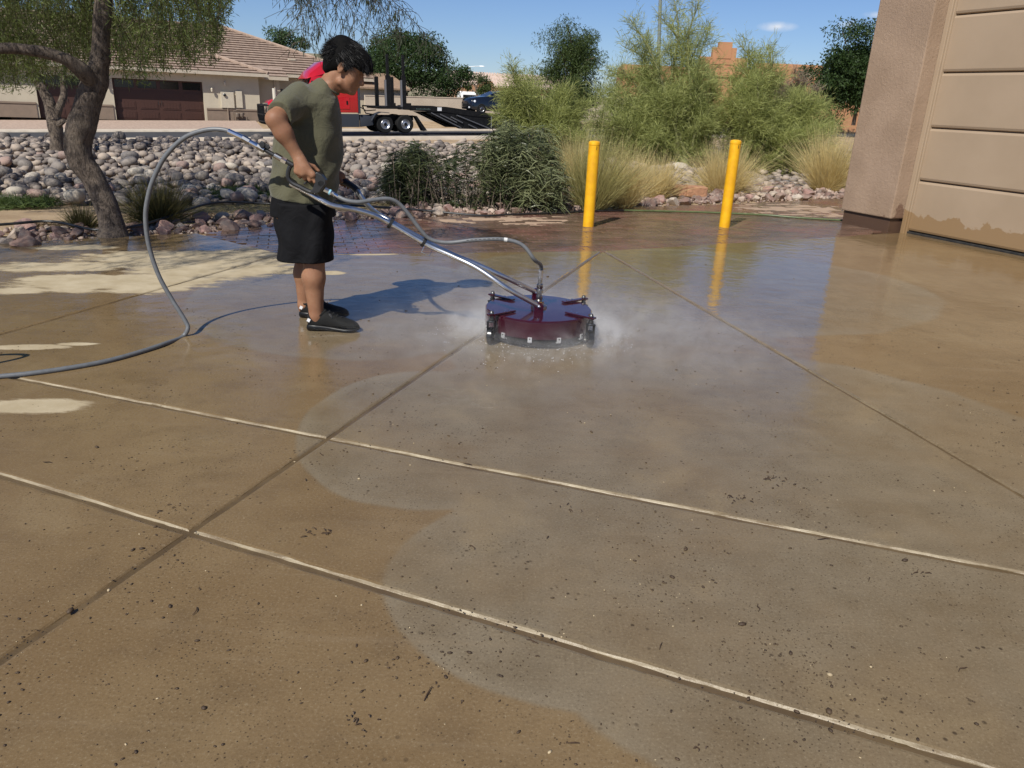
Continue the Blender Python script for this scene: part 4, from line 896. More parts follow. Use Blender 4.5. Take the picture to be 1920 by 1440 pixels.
def tufts(name, reg, n, m, label, L=(.03, .1), W=.004):
    cl = Cloud(); P = np.array([G(RNG.uniform(a, b), RNG.uniform(c_, d_), -.08) for (a, b, c_, d_) in [reg[i] for i in RNG.integers(0, len(reg), n)]]); P[:, 2] = [float(tz(p[0], p[1])) for p in P]; u = unit(n); u[:, 2] = np.abs(u[:, 2]) + .15
    V, Fq = ribbons(P, u / np.linalg.norm(u, axis=1, keepdims=True), RNG.uniform(*L, n), RNG.uniform(.7, 1.3, n) * W, RNG.uniform(.2, .6, n), 2); tag(npmesh(name, V, Fq, m), label, 'dry grass', kind='stuff')
tufts('dry_grass', [(340, 520, 372, 402), (630, 760, 335, 398), (640, 720, 330, 370)], 9000, leafmat('dry_grass_blades', (.20, .17, .07), (.42, .36, .17), .25), 'thin dry grass and weeds growing before the river rocks')
tufts('leaf_litter', [(720, 1060, 370, 400), (240, 420, 405, 432), (60, 200, 428, 445), (1060, 1560, 345, 385)], 3500, leafmat('dead_leaves', (.07, .045, .025), (.20, .13, .07), .1), 'dead brown leaf litter under the shrubs', L=(.02, .06), W=.012)
# ================================================================ FAR TREES
cloudtree('ficus_tree', D(775, 205, 66), D(775, 132, 66), (4.2, 3.6, 2.9), 26000, .24, LV_DK, BARK, 'big dense dark green tree behind the tan block wall', 70, lo=-.8)
cloudtree('ficus_tree', D(715, 205, 70), D(712, 135, 70), (2.4, 2.4, 2.8), 9000, .24, leafmat('mid_green_leaves', (.03, .055, .012), (.085, .12, .03), .25), BARK, 'lighter green tree just right of the worker head', 34)
cloudtree('yard_tree', D(530, 150, 78), D(532, 95, 78), (2.2, 2.2, 2.0), 5000, .26, leafmat('yard_leaves', (.03, .06, .02), (.075, .12, .04), .25), BARK, 'sparse green tree poking above the house roof', 22, shell=.3)
cloudtree('mesquite_tree', D(1075, 240, 34), D(1074, 138, 34), (1.5, 1.5, 2.15), 30000, .13, LV_MES, BARK, 'dark round mesquite behind the left palo verde', 75, lo=-1, shell=.3, droop=.35, aspect=.2)
cloudtree('mesquite_tree', D(1600, 235, 62), D(1600, 146, 62), (3.5, 3.2, 3.7), 34000, .24, LV_DK, BARK, 'dense dark green tree beside the garage pier', 85, droop=.3, lo=-1, shell=.3)
cloudtree('yard_tree', D(893, 185, 90), D(893, 165, 90), (1.9, 1.6, 1.5), 2500, .25, LV_MES, BARK, 'small green tree between block wall and far roofs', 14)
cloudtree('bougainvillea', D(20, 222, 50), D(18, 192, 50), (1.3, 1.2, 1.15), 9000, .13, LV_DK, BARK, 'round dark shrub by the house at the left edge', 40, cat='shrub', tr=.05, lo=-1, shell=.2, aspect=.5)

# ================================================================ HOUSE ACROSS THE STREET
HC = xy(56.0, 0.0); P0 = G(386, 229, -.8); s0_, t0_ = st(P0[0], P0[1])
HZ = -.80
house = empty('house', (P0[0], P0[1], HZ), math.atan2(U2[1], U2[0]), 'tan stucco house with tiled hip roof and brown garage doors', 'house')
WALL = mat('house_stucco', (.50, .44, .33), (.46, .40, .30), 1.5, .93, bump=.2, bscale=40, coord='obj')
WAIN = mat('house_wainscot', (.23, .17, .125), (.20, .15, .11), 3, .9, coord='obj')
TRIM = mat('house_fascia', (.50, .43, .33), (.46, .39, .30), 3, .8, coord='obj')
WOODD = NT('garage_wood'); P_ = WOODD.obj(); msx = WOODD.n.new('ShaderNodeMapping'); msx.inputs['Scale'].default_value = (14, 1, 1.2); WOODD.put(msx.inputs['Vector'], P_)
WOODD.set(Base_Color=WOODD.mix(WOODD.noise(msx.outputs[0], 3, 5, .7), (.036, .013, .008), (.066, .025, .015)), Roughness=.55); WOODD = WOODD.m
DARKG = mat('dark_glass', (.01, .011, .013), rough=.08)
DW = 5.2
def wallbox(a, b, m_=WALL, nm='wall'): m = MB(); m.box(a, b); return m.build(nm, m_, house, local=True)
# front wall in pieces round two door openings (local x along the street, y back, z up)
EH = 2.95
wallbox((0, 0, 0), (3.5, .4, EH)); wallbox((-DW, 0, 2.44), (0, .4, EH)); wallbox((-DW - 1.2, 0, 0), (-DW, .4, EH)); wallbox((-DW - 1.2 - 2.9, 0, 2.44), (-DW - 1.2, .4, EH)); wallbox((-14, 0, 0), (-DW - 4.1, .4, EH)); wallbox((3.25, .4, 0), (3.5, 8, EH)); wallbox((-14, .4, 0), (-13.75, 10, EH))
wallbox((3.5, 3.0, 0), (11.5, 3.25, 3.0)); wallbox((11.25, 3.25, 0), (11.5, 12, 3.0)); wallbox((3.5, 1.2, 0), (4.9, 1.45, EH - .1)); wallbox((4.9, 1.2, 0), (5.1, 3, EH - .1))
for (x0, x1) in ((.12, 3.55), (-DW - 1.08, -DW - .12), (-14, -DW - 4.22)): wallbox((x0, -.06, 0), (x1, -.002, .78), WAIN, 'wainscot'); wallbox((x0, -.1, .78), (x1, -.002, .88), WAIN, 'wainscot_cap')
def gdoor2(x0, x1, ncol):
    d = empty('garage_door', (0, 0, 0)); d.parent = house; m = MB(); m.box((x0, .31, 0), (x1, .39, 2.44)); m.build('door_leaf', WOODD, d, local=True); w = (x1 - x0) / ncol
    for r_ in range(4):
        for c_ in range(ncol):
            a, b = x0 + c_ * w + .12, x0 + (c_ + 1) * w - .12; z0_, z1_ = .07 + r_ * .61, .07 + r_ * .61 + .46; m = MB()
            if r_ < 3:
                m.box((a, .285, z0_), (b, .309, z1_)); m.box((a + .07, .27, z0_ + .07), (b - .07, .2849, z1_ - .07)); k = 5
                for q in range(1, k): x = a + .07 + (b - a - .14) * q / k; m.box((x - .012, .262, z0_ + .07), (x + .012, .2699, z1_ - .07))
                m.build('panel', WOODD, d, local=True)
            else: m.box((a, .295, z0_ + .02), (b, .309, z1_)); m.build('pane', DARKG, d, local=True)
    m = MB(); cxm = (x0 + x1) / 2
    for q in (-.09, .09): m.tube([(cxm + q, .24, .95), (cxm + q, .23, 1.2)], .014, 5)
    m.build('handle', mat('iron', (.03, .03, .03), rough=.5), d, local=True)
gdoor2(-DW, 0, 4); gdoor2(-DW - 4.1, -DW - 1.2, 2)
# tiled roof: stepped courses clipped to hips
TILE = NT('roof_tile'); P_ = TILE.obj(); msx = TILE.n.new('ShaderNodeMapping'); msx.inputs['Scale'].default_value = (3.2, .6, .6); TILE.put(msx.inputs['Vector'], P_)
TILE.set(Base_Color=TILE.mix(TILE.step(TILE.noise(msx.outputs[0], 1.5, 5, .7), .3, .7), (.36, .265, .2), (.26, .185, .14)), Roughness=.9); TILE = TILE.m
def hip_courses(x0, x1, y0, z0_, run, rise, hl, hr, name='roof'):
    """front slope from eave (y0,z0) going back; hl/hr hip inset per metre of run at each end"""
    m = MB(); n = int(run / .46); dy, dz = run / n, rise / n
    for i in range(n):
        ya, yb = y0 + i * dy, y0 + (i + 1) * dy + .05; za, zb = z0_ + i * dz, z0_ + (i + 1) * dz; xa, xb = x0 + hl * i * dy, x1 - hr * i * dy; xa2, xb2 = x0 + hl * (i + 1) * dy, x1 - hr * (i + 1) * dy
        m.add([(xa, ya, za + .10), (xb, ya, za + .10), (xb2, yb + .1, zb + .045), (xa2, yb + .1, zb + .045), (xa, ya + .01, za + .07), (xb, ya + .01, za + .07), (xb, ya + .14, za + .02), (xa, ya + .14, za + .02)], [(0, 1, 2, 3), (4, 5, 1, 0), (7, 6, 5, 4)])
    return m.build(name, TILE, house, local=True)
def hip_side(xe, y0, y1, z0_, run, rise, sgn):
    m = MB(); n = int(run / .36); dx, dz = run / n, rise / n
    for i in range(n):
        a, b = xe - sgn * i * dx, xe - sgn * (i + 1) * dx; ya, yb = y0 + i * dx, y0 + (i + 1) * dx; za, zb = z0_ + i * dz, z0_ + (i + 1) * dz
        m.add([(a, ya, za + .055), (a, y1, za + .055), (b, y1, zb + .012), (b, yb, zb + .012), (a, ya, za), (a, y1, za)], [(0, 1, 2, 3), (4, 5, 1, 0)])
    return m.build('roof', TILE, house, local=True)
def ridge(pts, r=.11): m = MB(); m.tube(pts, r, 6); return m.build('ridge_cap', TILE, house, local=True)
EZ = 3.08
hip_courses(-14.6, 4.05, -.6, EZ, 5.2, 1.75, 0, 1.0); hip_side(4.05, -.6, 9, EZ, 5.2, 1.75, 1); ridge([(4.05, -.6, EZ + .08), (-1.15, 4.6, EZ + 1.87)])
hip_courses(-14.6, 12.2, 2.4, EZ + .12, 9.2, 3.25, 0, 1.0); hip_side(12.2, 2.4, 22, EZ + .12, 9.2, 3.25, 1); ridge([(12.2, 2.4, EZ + .2), (3.0, 11.6, EZ + 3.49)]); ridge([(3.0, 11.6, EZ + 3.47), (-14.6, 11.6, EZ + 3.47)])
m = MB(); m.add([(-14.6, 11.6, EZ + 3.4), (3, 11.6, EZ + 3.4), (12, 22, EZ), (-14.6, 22, EZ)], [(0, 1, 2, 3)]); m.build('roof', TILE, house, local=True)
m = MB(); m.box((-14.6, -.62, EZ - .17), (4.07, -.57, EZ + .03)); m.box((4.02, -.57, EZ - .17), (4.07, 3, EZ + .03)); m.build('fascia', TRIM, house, local=True)
m = MB(); m.box((-14.6, -.57, EZ - .15), (4.02, 0, EZ - .12)); m.box((3.5, 0, EZ - .15), (4.02, 3, EZ - .12)); m.build('soffit', TRIM, house, local=True)
m = MB(); m.box((4.1, 2.35, EZ - .06), (12.2, 2.4, EZ + .14)); m.build('fascia', TRIM, house, local=True); m = MB(); m.box((3.5, 2.4, EZ - .04), (12.2, 3.0, EZ - .01)); m.build('soffit', TRIM, house, local=True)
hip_courses(3.4, 5.6, .7, EZ - .12, 1.8, .6, 0, 0); m = MB(); m.box((3.4, .65, EZ - .3), (5.6, .7, EZ - .08)); m.build('fascia', TRIM, house, local=True)
m = MB(); m.tube([(4.75, 1.13, EZ - .25), (4.75, 1.13, 0)], .045, 6); m.build('downpipe', TRIM, house, local=True)
m = MB(); m.box((-.9, 2.2, EZ + 1.0), (-.45, 2.5, EZ + 1.12)); m.build('roof_vent', TRIM, house, local=True); m = MB(); m.box((6.6, 5, EZ + 1.15), (7.1, 5.3, EZ + 1.27)); m.build('roof_vent', TRIM, house, local=True)
# meter panel, box, lamps, meters
PANT = mat('meter_paint', (.52, .46, .35), (.48, .42, .32), 5, .6, coord='obj')
m = MB(); m.box((1.05, -.16, .92), (1.85, -.002, 1.9)); o_ = m.build('electric_panel', PANT, house, local=True, bevel=.015); m = MB(); m.lathe((1.27, -.165, 1.72), [(.09, .0), (.09, -.08), (.06, -.1)], 12, 'y'); m.build('meter', DARKG, o_, local=True)
m = MB(); m.box((1.98, -.14, .95), (2.38, -.002, 1.98)); m.build('utility_box', PANT, house, local=True, bevel=.015)
for (x, z, nm) in ((1.35, 2.42, 'wall_light'), (.52, 2.0, 'wall_lantern'), (-DW - .35, 2.0, 'wall_lantern')):
    m = MB(); m.box((x - .05, -.05, z), (x + .05, -.002, z + .12)); m.tube([(x, -.05, z + .1), (x, -.16, z + .1)], .02, 5); m.lathe((x, -.18, z - .14), [(.03, 0), (.06, .03), (.07, .2), (.03, .26)], 8); m.build(nm, PANT, house, local=True)
m = MB(); m.tube([(1.42, -.1, .92), (1.42, -.1, 0)], .05, 6); m.build('conduit', WAIN, house, local=True)
m = MB(); m.tube([(1.75, -.2, 0), (1.75, -.2, .75), (2.25, -.2, .85)], .025, 5); m.lathe((1.98, -.25, .35), [(.1, 0), (.13, .05), (.13, .22), (.1, .27)], 10); m.lathe((2.25, -.25, .38), [(.09, 0), (.12, .05), (.12, .2), (.08, .25)], 10); m.tube([(1.98, -.25, .35), (1.98, -.25, 0)], .03, 5); m.tube([(2.55, -.2, 0), (2.55, -.2, .4)], .06, 6); m.build('gas_meter', mat('gas_meter_paint', (.13, .1, .075), rough=.6), house, local=True)
# back of the house so that it reads as solid
wallbox((-14, 20, 0), (11.5, 20.2, 3)); wallbox((11.25, 12, 0), (11.5, 20, 3)); wallbox((-14, 10, 0), (-13.75, 20, 3))

# ================================================================ BLOCK WALL, SHED, FAR HOUSES
BLK = NT('block_wall_stucco'); P_ = BLK.obj(); BLK.set(Base_Color=BLK.mix(BLK.step(BLK.noise(P_, .8, 6), .35, .7), (.50, .42, .325), (.44, .365, .28)), Roughness=.94); BLK = BLK.m
def wallrun(name, pts, h, th, m_, label):
    p0 = pts[0]; o = empty(name, (p0[0], p0[1], p0[2]), 0, label, 'wall')
    for a, b in zip(pts[:-1], pts[1:]):
        a, b = np.array(a), np.array(b); d = (b - a)[:2]; d /= np.linalg.norm(d); nn = np.array([-d[1], d[0]]) * th; hh = h if not hasattr(h, '__len__') else h[0]
        m = MB(); m.add([(a[0], a[1], a[2] - .4), (b[0], b[1], b[2] - .4), (b[0] + nn[0], b[1] + nn[1], b[2] - .4), (a[0] + nn[0], a[1] + nn[1], a[2] - .4), (a[0], a[1], a[2] + hh), (b[0], b[1], b[2] + hh), (b[0] + nn[0], b[1] + nn[1], b[2] + hh), (a[0] + nn[0], a[1] + nn[1], a[2] + hh)], [(0, 3, 2, 1), (4, 5, 6, 7), (0, 1, 5, 4), (1, 2, 6, 5), (2, 3, 7, 6), (3, 0, 4, 7)]); m.build('wall_section', m_, o)
        e = np.array([d[0] * .0, d[1] * .0]); c0, c1 = a[:2] - nn * .15, b[:2] - nn * .15; n3 = nn * 1.3; m = MB()
        m.add([(c0[0], c0[1], a[2] + hh), (c1[0], c1[1], b[2] + hh), (c1[0] + n3[0], c1[1] + n3[1], b[2] + hh), (c0[0] + n3[0], c0[1] + n3[1], a[2] + hh), (c0[0], c0[1], a[2] + hh + .06), (c1[0], c1[1], b[2] + hh + .06), (c1[0] + n3[0], c1[1] + n3[1], b[2] + hh + .06), (c0[0] + n3[0], c0[1] + n3[1], a[2] + hh + .06)], [(0, 3, 2, 1), (4, 5, 6, 7), (0, 1, 5, 4), (1, 2, 6, 5), (2, 3, 7, 6), (3, 0, 4, 7)]); m.build('wall_cap', m_, o)
    return o
def sp3(s_, t_, dz=0): p = xy(s_, t_); return (p[0], p[1], float(roadz(t_)) + dz)
wallrun('block_wall', [sp3(57.5, 17.5, .4), sp3(57.5, 28.5, .3)], 1.75, .2, BLK, 'lower tan stuccoed block wall behind the car carrier')
wallrun('block_wall', [sp3(57.4, 28.5, .3), sp3(57.4, 48, .2)], 2.0, .2, BLK, 'taller tan stuccoed block wall behind the dark car')
# shed
q = D(672, 222, 60); shed = empty('shed', (q[0], q[1], q[2] - .3), math.atan2(U2[1], U2[0]), 'low tan outbuilding with brown shingle roof behind the wall', 'building')
def lb(par, nm, a, b, m_): m = MB(); m.box(a, b); return m.build(nm, m_, par, local=True)
lb(shed, 'wall', (-1.5, 0, -.6), (3.6, 4, 2.55), WALL)
m = MB(); m.add([(-1.9, -.45, 2.5), (3.9, -.45, 2.5), (3.2, 2.0, 3.55), (-1.9, 2.0, 3.55), (-1.9, -.45, 2.38), (3.9, -.45, 2.38), (3.9, 4.4, 2.5), (-1.9, 4.4, 2.5)], [(0, 1, 2, 3), (4, 5, 1, 0), (1, 6, 2), (3, 2, 6, 7)]); m.build('roof', mat('shingle', (.30, .20, .13), (.24, .16, .105), 6, .95, coord='obj'), shed, local=True)
# far tile-roofed house and adobe parapet
q = D(905, 195, 120); fh = empty('far_house', (q[0], q[1], q[2]), .25, 'far house with pale barrel-tile roof beyond the wall', 'house')
BAR = mat('barrel_tile', (.62, .50, .42), (.44, .32, .25), 3, .9, coord='obj')
lb(fh, 'wall', (-4, 1, -2), (14, 10, 2.4), mat('far_house_wall', (.44, .27, .16), (.4, .24, .14), 1, .95, coord='obj'))
m = MB()
for i in range(46):
    x = -4.4 + i * .4; m.tube([(x, .6, 2.5), (x, 5.2, 4.4)], .16, 5, caps=False)
m.add([(-4.6, .6, 2.4), (14, .6, 2.4), (14, 5.2, 4.3), (-4.6, 5.2, 4.3)], [(0, 1, 2, 3)]); m.build('roof', BAR, fh, local=True)
q = D(905, 188, 105); ad = empty('adobe_wing', (q[0], q[1], q[2]), .25, 'small brown adobe wing with stepped parapet below the pale roof', 'building'); ADB = mat('adobe_brown', (.36, .20, .10), (.32, .175, .09), 1, .95, coord='obj')
lb(ad, 'wall', (-2.5, 0, -2), (1.2, 4, 1.35), ADB); lb(ad, 'parapet', (.0, -.05, -2), (1.25, 4.05, 2.3), ADB); lb(ad, 'parapet', (-1.0, -.03, -2), (0, 4.03, 1.8), ADB)
q = D(885, 192, 95); wv = empty('white_van', (q[0], q[1], q[2] - .6), .3, 'white van roof just above the block wall', 'van'); m = MB(); m.loft([[(x, y * w, z) for y, z in ((-1, .4), (-1, 1.4), (-.85, 1.75), (.85, 1.75), (1, 1.4), (1, .4))] for x, w in ((-1.6, .85), (-1.4, .95), (2.2, .95), (2.4, .85))]); m.build('body', mat('white_paint', (.75, .75, .73), rough=.3, coat=.4), wv, local=True, smooth=True); m = MB(); m.box((-1.3, -.98, 1.05), (2.1, -.94, 1.4)); m.build('window', DARKG, wv, local=True)
# terracotta pueblo building
q = D(1345, 225, 75); pb = empty('pueblo_building', (q[0], q[1], q[2] - .8), -.05, 'terracotta pueblo building with stepped parapet behind the palo verdes', 'building'); TER = mat('terracotta_stucco', (.42, .21, .105), (.37, .18, .09), .8, .95, coord='obj')
lb(pb, 'wall', (-9, 0, -1), (9.6, 9, 5.2), TER); lb(pb, 'parapet', (-2.3, -.15, 4.5), (2.0, .5, 6.1), TER); lb(pb, 'parapet', (-1.2, -.2, 5.5), (.9, .55, 6.9), TER); lb(pb, 'parapet', (-.7, -.25, 6), (.45, .6, 7.35), TER); lb(pb, 'wing', (2.6, -.6, -1), (8.6, .2, 5.75), TER); lb(pb, 'wing', (6.5, -5, -1), (11.8, 1, 3.2), TER); lb(pb, 'window', (3.6, -.66, 1.2), (5, -.61, 2.8), DARKG)
q = D(1575, 222, 85); rw = empty('yard_wall', (q[0], q[1], q[2] - .5), .2, 'low dark red yard wall under the dense tree', 'wall'); lb(rw, 'wall_section', (-3, 0, -1), (12, .25, 2.3), mat('red_wall', (.17, .07, .05), (.13, .055, .04), 2, .95, coord='obj')); lb(rw, 'wall_cap', (-3.03, -.04, 2.3), (12.03, .29, 2.38), mat('red_wall_cap', (.2, .085, .06), rough=.9))
# poles
def lamp_post(px, py, Y, h, label):
    b = D(px, py, Y); o = empty('street_lamp', (b[0], b[1], b[2] - h), 0, label, 'street lamp'); GM = mat('galvanised', (.40, .41, .42), rough=.5, metal=.6)
    m = MB(); m.tube([(0, 0, 0), (0, 0, h - .6)], [.1, .06], 8); m.build('pole', GM, o, local=True); m = MB(); m.tube(spline([(0, 0, h - .7), (.5, 0, h - .2), (1.5, 0, h + .02), (2.6, 0, h + .1)], 4), .04, 6); m.build('arm', GM, o, local=True); m = MB(); m.loft([[(x, y * w, h + .1 + z * k) for y, z in ((-1, -.3), (-.7, .5), (.7, .5), (1, -.3))] for x, w, k in ((2.4, .08, .1), (2.6, .15, .16), (3.0, .15, .14), (3.15, .06, .06))]); m.build('lamp_head', mat('lamp_white', (.7, .7, .7), rough=.5), o, local=True)
lamp_post(866, 124, 115, 8.5, 'far street lamp above the dark green tree edge, left of two'); lamp_post(905, 142, 140, 8.5, 'far street lamp above the pale tile roof, right of two')
b = D(1232, 250, 24); top = D(1240, -60, 24); o = empty('utility_pole', (b[0], b[1], b[2] - .3), 0, 'thin grey pole rising behind the tallest palo verde', 'pole'); m = MB(); m.tube([(0, 0, 0), (top[0] - b[0], 0, top[2] - b[2] + .3)], [.06, .045], 8); m.build('shaft', mat('pole_grey', (.17, .2, .2), rough=.6), o, local=True); m = MB(); m.lathe((0, 0, 0), [(.14, 0), (.14, .03), (.07, .05)], 10); m.build('base_plate', mat('pole_grey2', (.2, .22, .22), rough=.6), o, local=True)

# ================================================================ TRUCK AND CAR CARRIER (local: x towards its front = left in view, y away from us)
RED = mat('red_truck_paint', (.50, .008, .016), (.47, .007, .014), 1, .22, coat=.6, coord='obj'); BLK_M = mat('black_steel', (.006, .006, .007), (.012, .012, .012), 6, .5, coord='obj', spec=.2); GRY = mat('grey_fairing', (.035, .04, .05), rough=.45); TYRE = mat('tyre', (.012, .012, .012), rough=.85, spec=.2); RIM = mat('rim', (.55, .55, .56), rough=.3, metal=.9); CHR = mat('chrome', (.75, .75, .76), rough=.15, metal=1.0); WHT = mat('white_plate', (.7, .7, .7), rough=.6); STEEL = mat('bright_rail', (.28, .28, .29), rough=.4, metal=.7)
tw_ = G(730, 248, -.8); ang = math.atan2(-U2[1], -U2[0]) ; grade = .024
truck = empty('truck', (tw_[0], tw_[1], -.79), ang, 'red sleeper tractor with black frame parked across the street', 'truck'); truck.rotation_euler = (0, math.atan(grade) , ang)
# local y: with x pointing left in view, +y points towards us; near side is y = +1.2
def wheel(par, x, y, r=.52, w=.28, dual=False, face=1):
    o = empty('wheel', (x, y, r)); o.parent = par
    for k in ((0, 1) if dual else (0,)):
        yy = -face * k * .34; m = MB(); m.lathe((0, yy, 0), [(r * .56, -w / 2), (r * .93, -w / 2), (r, -w * .32), (r, w * .32), (r * .93, w / 2), (r * .56, w / 2)], 28, 'y', caps=False); m.build('tyre', TYRE, o, local=True, smooth=True)
    f = face * w / 2; m = MB(); m.lathe((0, 0, 0), [(r * .57, f * .9), (r * .55, f * 1.02), (r * .5, f * .8), (r * .34, f * .35), (r * .3, f * .35), (r * .28, f * .8), (r * .14, f * 1.05), (.01, f * 1.08)], 24, 'y', caps=False); m.build('rim', RIM, o, local=True, smooth=True)
    m = MB(); m.lathe((0, 0, 0), [(r * .2, f * .5), (r * .18, f * 1.15), (.02, f * 1.2)], 12, 'y'); m.build('hub', BLK_M, o, local=True)
    return o
for x in (.64, -.64): wheel(truck, x, 1.08, dual=True); wheel(truck, x, -1.08, dual=True, face=-1)
wheel(truck, 6.05, 1.08); wheel(truck, 6.05, -1.08, face=-1)
def tb(nm, a, b, m_, bev=0): m = MB(); m.box(a, b); return m.build(nm, m_, truck, local=True, bevel=bev)
tb('chassis_rail', (-1.4, .35, .72), (7.2, .5, 1.0), BLK_M); tb('chassis_rail', (-1.4, -.5, .72), (7.2, -.35, 1.0), BLK_M)
def sideprof(nm, prof, y0, y1, m_, bev=.03, par=None): m = MB(); m.prism([(x, y0, z) for x, z in prof], (0, y1 - y0, 0)); return m.build(nm, m_, par or truck, local=True, bevel=bev, smooth=True)
sideprof('sleeper', [(2.25, 1.15), (4.1, 1.15), (4.1, 3.2), (3.9, 3.75), (3.5, 3.9), (2.25, 3.9)], -1.2, 1.2, RED)
sideprof('cab', [(4.1, 1.1), (5.35, 1.1), (5.5, 2.0), (5.2, 2.15), (4.85, 3.05), (4.1, 3.15)], -1.12, 1.12, RED)
m = MB(); m.loft([[(x, y, z) for y, z in ((-1.1, zb), (-1.05, zt - .12), (-.7, zt), (.7, zt), (1.05, zt - .12), (1.1, zb))] for x, zb, zt in ((2.25, 3.8, 4.05), (3.2, 3.7, 4.05), (4.2, 3.2, 3.85), (4.9, 3.02, 3.35), (5.15, 2.95, 3.02))]); m.build('roof_fairing', RED, truck, local=True, smooth=True)
m = MB(); m.loft([[(x, y * w, z) for y, z in ((-1, .95), (-1, zt - .2), (-.75, zt), (.75, zt), (1, zt - .2), (1, .95))] for x, w, zt in ((5.3, 1.1, 2.1), (6.2, 1.0, 1.98), (7.1, .85, 1.75), (7.3, .8, 1.6))]); m.build('hood', RED, truck, local=True, smooth=True)
m = MB(); m.add([(5.22, .9, 2.18), (5.22, -.9, 2.18), (4.88, -.85, 3.0), (4.88, .85, 3.0)], [(0, 1, 2, 3)]); m.cbox((5.06, 0, 2.6), (.02, 1.7, .86), Matrix.Rotation(-.39, 3, 'Y')); m.build('windscreen', DARKG, truck, local=True)
tb('side_window', (4.25, 1.121, 2.15), (4.9, 1.135, 2.85), DARKG); tb('grille', (7.28, -.62, .95), (7.36, .62, 1.62), CHR, .02)
tb('bumper', (7.15, -1.15, .45), (7.5, 1.15, .8), BLK_M, .04)
m = MB()
for y in (-.9, -.45, 0, .45, .9): m.tube([(7.55, y, .5), (7.62, y, .9), (7.6, y, 1.5)], .04, 6)
for z in (.62, 1.0, 1.5): m.tube([(7.35, -1.1, z), (7.6, -.9, z), (7.62, .9, z), (7.35, 1.1, z)], .045, 6)
m.build('bull_bar', BLK_M, truck, local=True)
m = MB(); m.tube([(7.0, 1.15, 1.0), (7.0, 1.2, 2.4)], .11, 10); m.build('air_cleaner', mat('cream_cylinder', (.6, .55, .45), rough=.4), truck, local=True, smooth=True)
m = MB(); m.tube([(6.5, 1.0, 1.9), (6.6, 1.25, 2.2)], .03, 5); m.cbox((6.6, 1.25, 2.28), (.1, .06, .2)); m.build('hood_mirror', BLK_M, truck, local=True)
o_ = tb('fender', (5.4, .82, .95), (6.75, 1.18, 1.2), RED, .08); tb('headlamp', (7.0, .72, 1.1), (7.28, .98, 1.3), CHR, .03)
tb('side_fairing', (2.2, 1.02, .35), (5.2, 1.16, 1.08), GRY, .03); tb('fuel_tank', (2.6, .62, .4), (4.9, 1.0, 1.0), BLK_M, .1); sideprof('tank_step', [(1.35, .45), (2.15, .35), (2.15, 1.05), (1.35, .95)], .95, 1.12, GRY)
tb('sleeper_trim', (2.12, 1.0, 1.1), (2.24, 1.24, 3.9), GRY, .02); tb('locker_door', (2.75, 1.201, 1.35), (3.55, 1.215, 2.0), RED, .015); tb('door_handle', (2.86, 1.216, 1.6), (2.95, 1.235, 1.8), BLK_M)
# headrack deck and posts on the tractor
tb('deck_frame', (-1.6, -1.2, 1.38), (1.0, 1.2, 1.52), BLK_M); m = MB(); m.tube([(1.95, 1.0, 1.55), (1.0, 1.1, 1.5)], .04, 6); m.tube([(1.95, 1.0, 1.55), (1.75, 1.0, 1.12), (1.2, 1.0, 1.05)], .035, 6); m.tube([(2.2, .6, 1.6), (1.6, .6, 1.25), (1.0, .6, 1.3)], .03, 5); m.build('hose_rack', BLK_M, truck, local=True)
for x in (.36, -.62):
    p = empty('lift_post', (x, 1.1, 1.5)); p.parent = truck; m = MB(); m.box((-.12, -.1, 0), (.12, .1, 1.75)); m.box((-.07, -.07, 1.75), (.07, .07, 2.9)); m.build('post', BLK_M, p, local=True); m = MB(); m.box((.125, -.06, -.15 if x < 0 else .05), (.21, .1, 1.5)); m.build('rail', STEEL, p, local=True); m = MB(); m.box((-.42, -.1, .0), (-.12, .1, .22)); m.build('foot', BLK_M, p, local=True)
    m = MB(); m.box((-.1 + x, -1.2, 1.52), (.1 + x, -1.0, 3.2)); m.build('far_post', BLK_M, truck, local=True)
sideprof('mud_flap', [(-1.35, 1.0), (-1.25, 1.0), (-1.75, .12), (-2.0, .15)], .8, 1.3, BLK_M, 0)
m = MB(); m.loft([[(x, y, z) for y in (.8, 1.35)] + [(x, y, z - .04) for y in (1.35, .8)] for x, z in ((1.5, .75), (1.25, 1.1), (.9, 1.22), (.4, 1.18))]); m.build('mud_guard', GRY, truck, local=True)
# carrier trailer
tr = empty('car_carrier_trailer', (tw_[0], tw_[1], -.79), ang, 'black car carrier trailer hitched to the red tractor', 'trailer'); tr.rotation_euler = truck.rotation_euler
def rb(nm, prof, y0, y1, m_): return sideprof(nm, prof, y0, y1, m_, 0, tr)
for (y0, y1) in ((1.0, 1.22), (-1.22, -1.0)):
    rb('deck_beam', [(-1.0, 1.56), (-3.3, 1.54), (-7.0, 1.10), (-13.5, 1.0), (-13.5, .82), (-7.0, .86), (-5.2, 1.0), (-3.3, 1.22), (-1.0, 1.3)], y0, y1, BLK_M)
    rb('truss_panel', [(-4.2, .25), (-5.3, .22), (-7.4, .25), (-7.4, 1.0), (-6, 1.0), (-4.0, 1.2), (-2.3, 1.2), (-2.0, 1.2)], y0 + .04, y1 - .04, BLK_M)
    m = MB()
    for (x0, z0_, x1, z1_) in ((-2.3, 1.18, -4.3, .3), (-2.9, 1.1, -4.0, .62), (-3.6, .95, -4.4, .6), (-4.0, 1.05, -6.3, .25), (-4.8, .5, -5.4, .25)): m.tube([(x0, y1 + .03, z0_), (x1, y1 + .03, z1_)], .035, 5)
    m.build('brace', STEEL, tr, local=True)
    m = MB()
    for x in (-6.4, -7.3): m.tube([(x, y1 + .03, 1.0), (x, y1 + .03, .3)], .03, 5)
    m.build('hydraulic_ram', STEEL, tr, local=True)
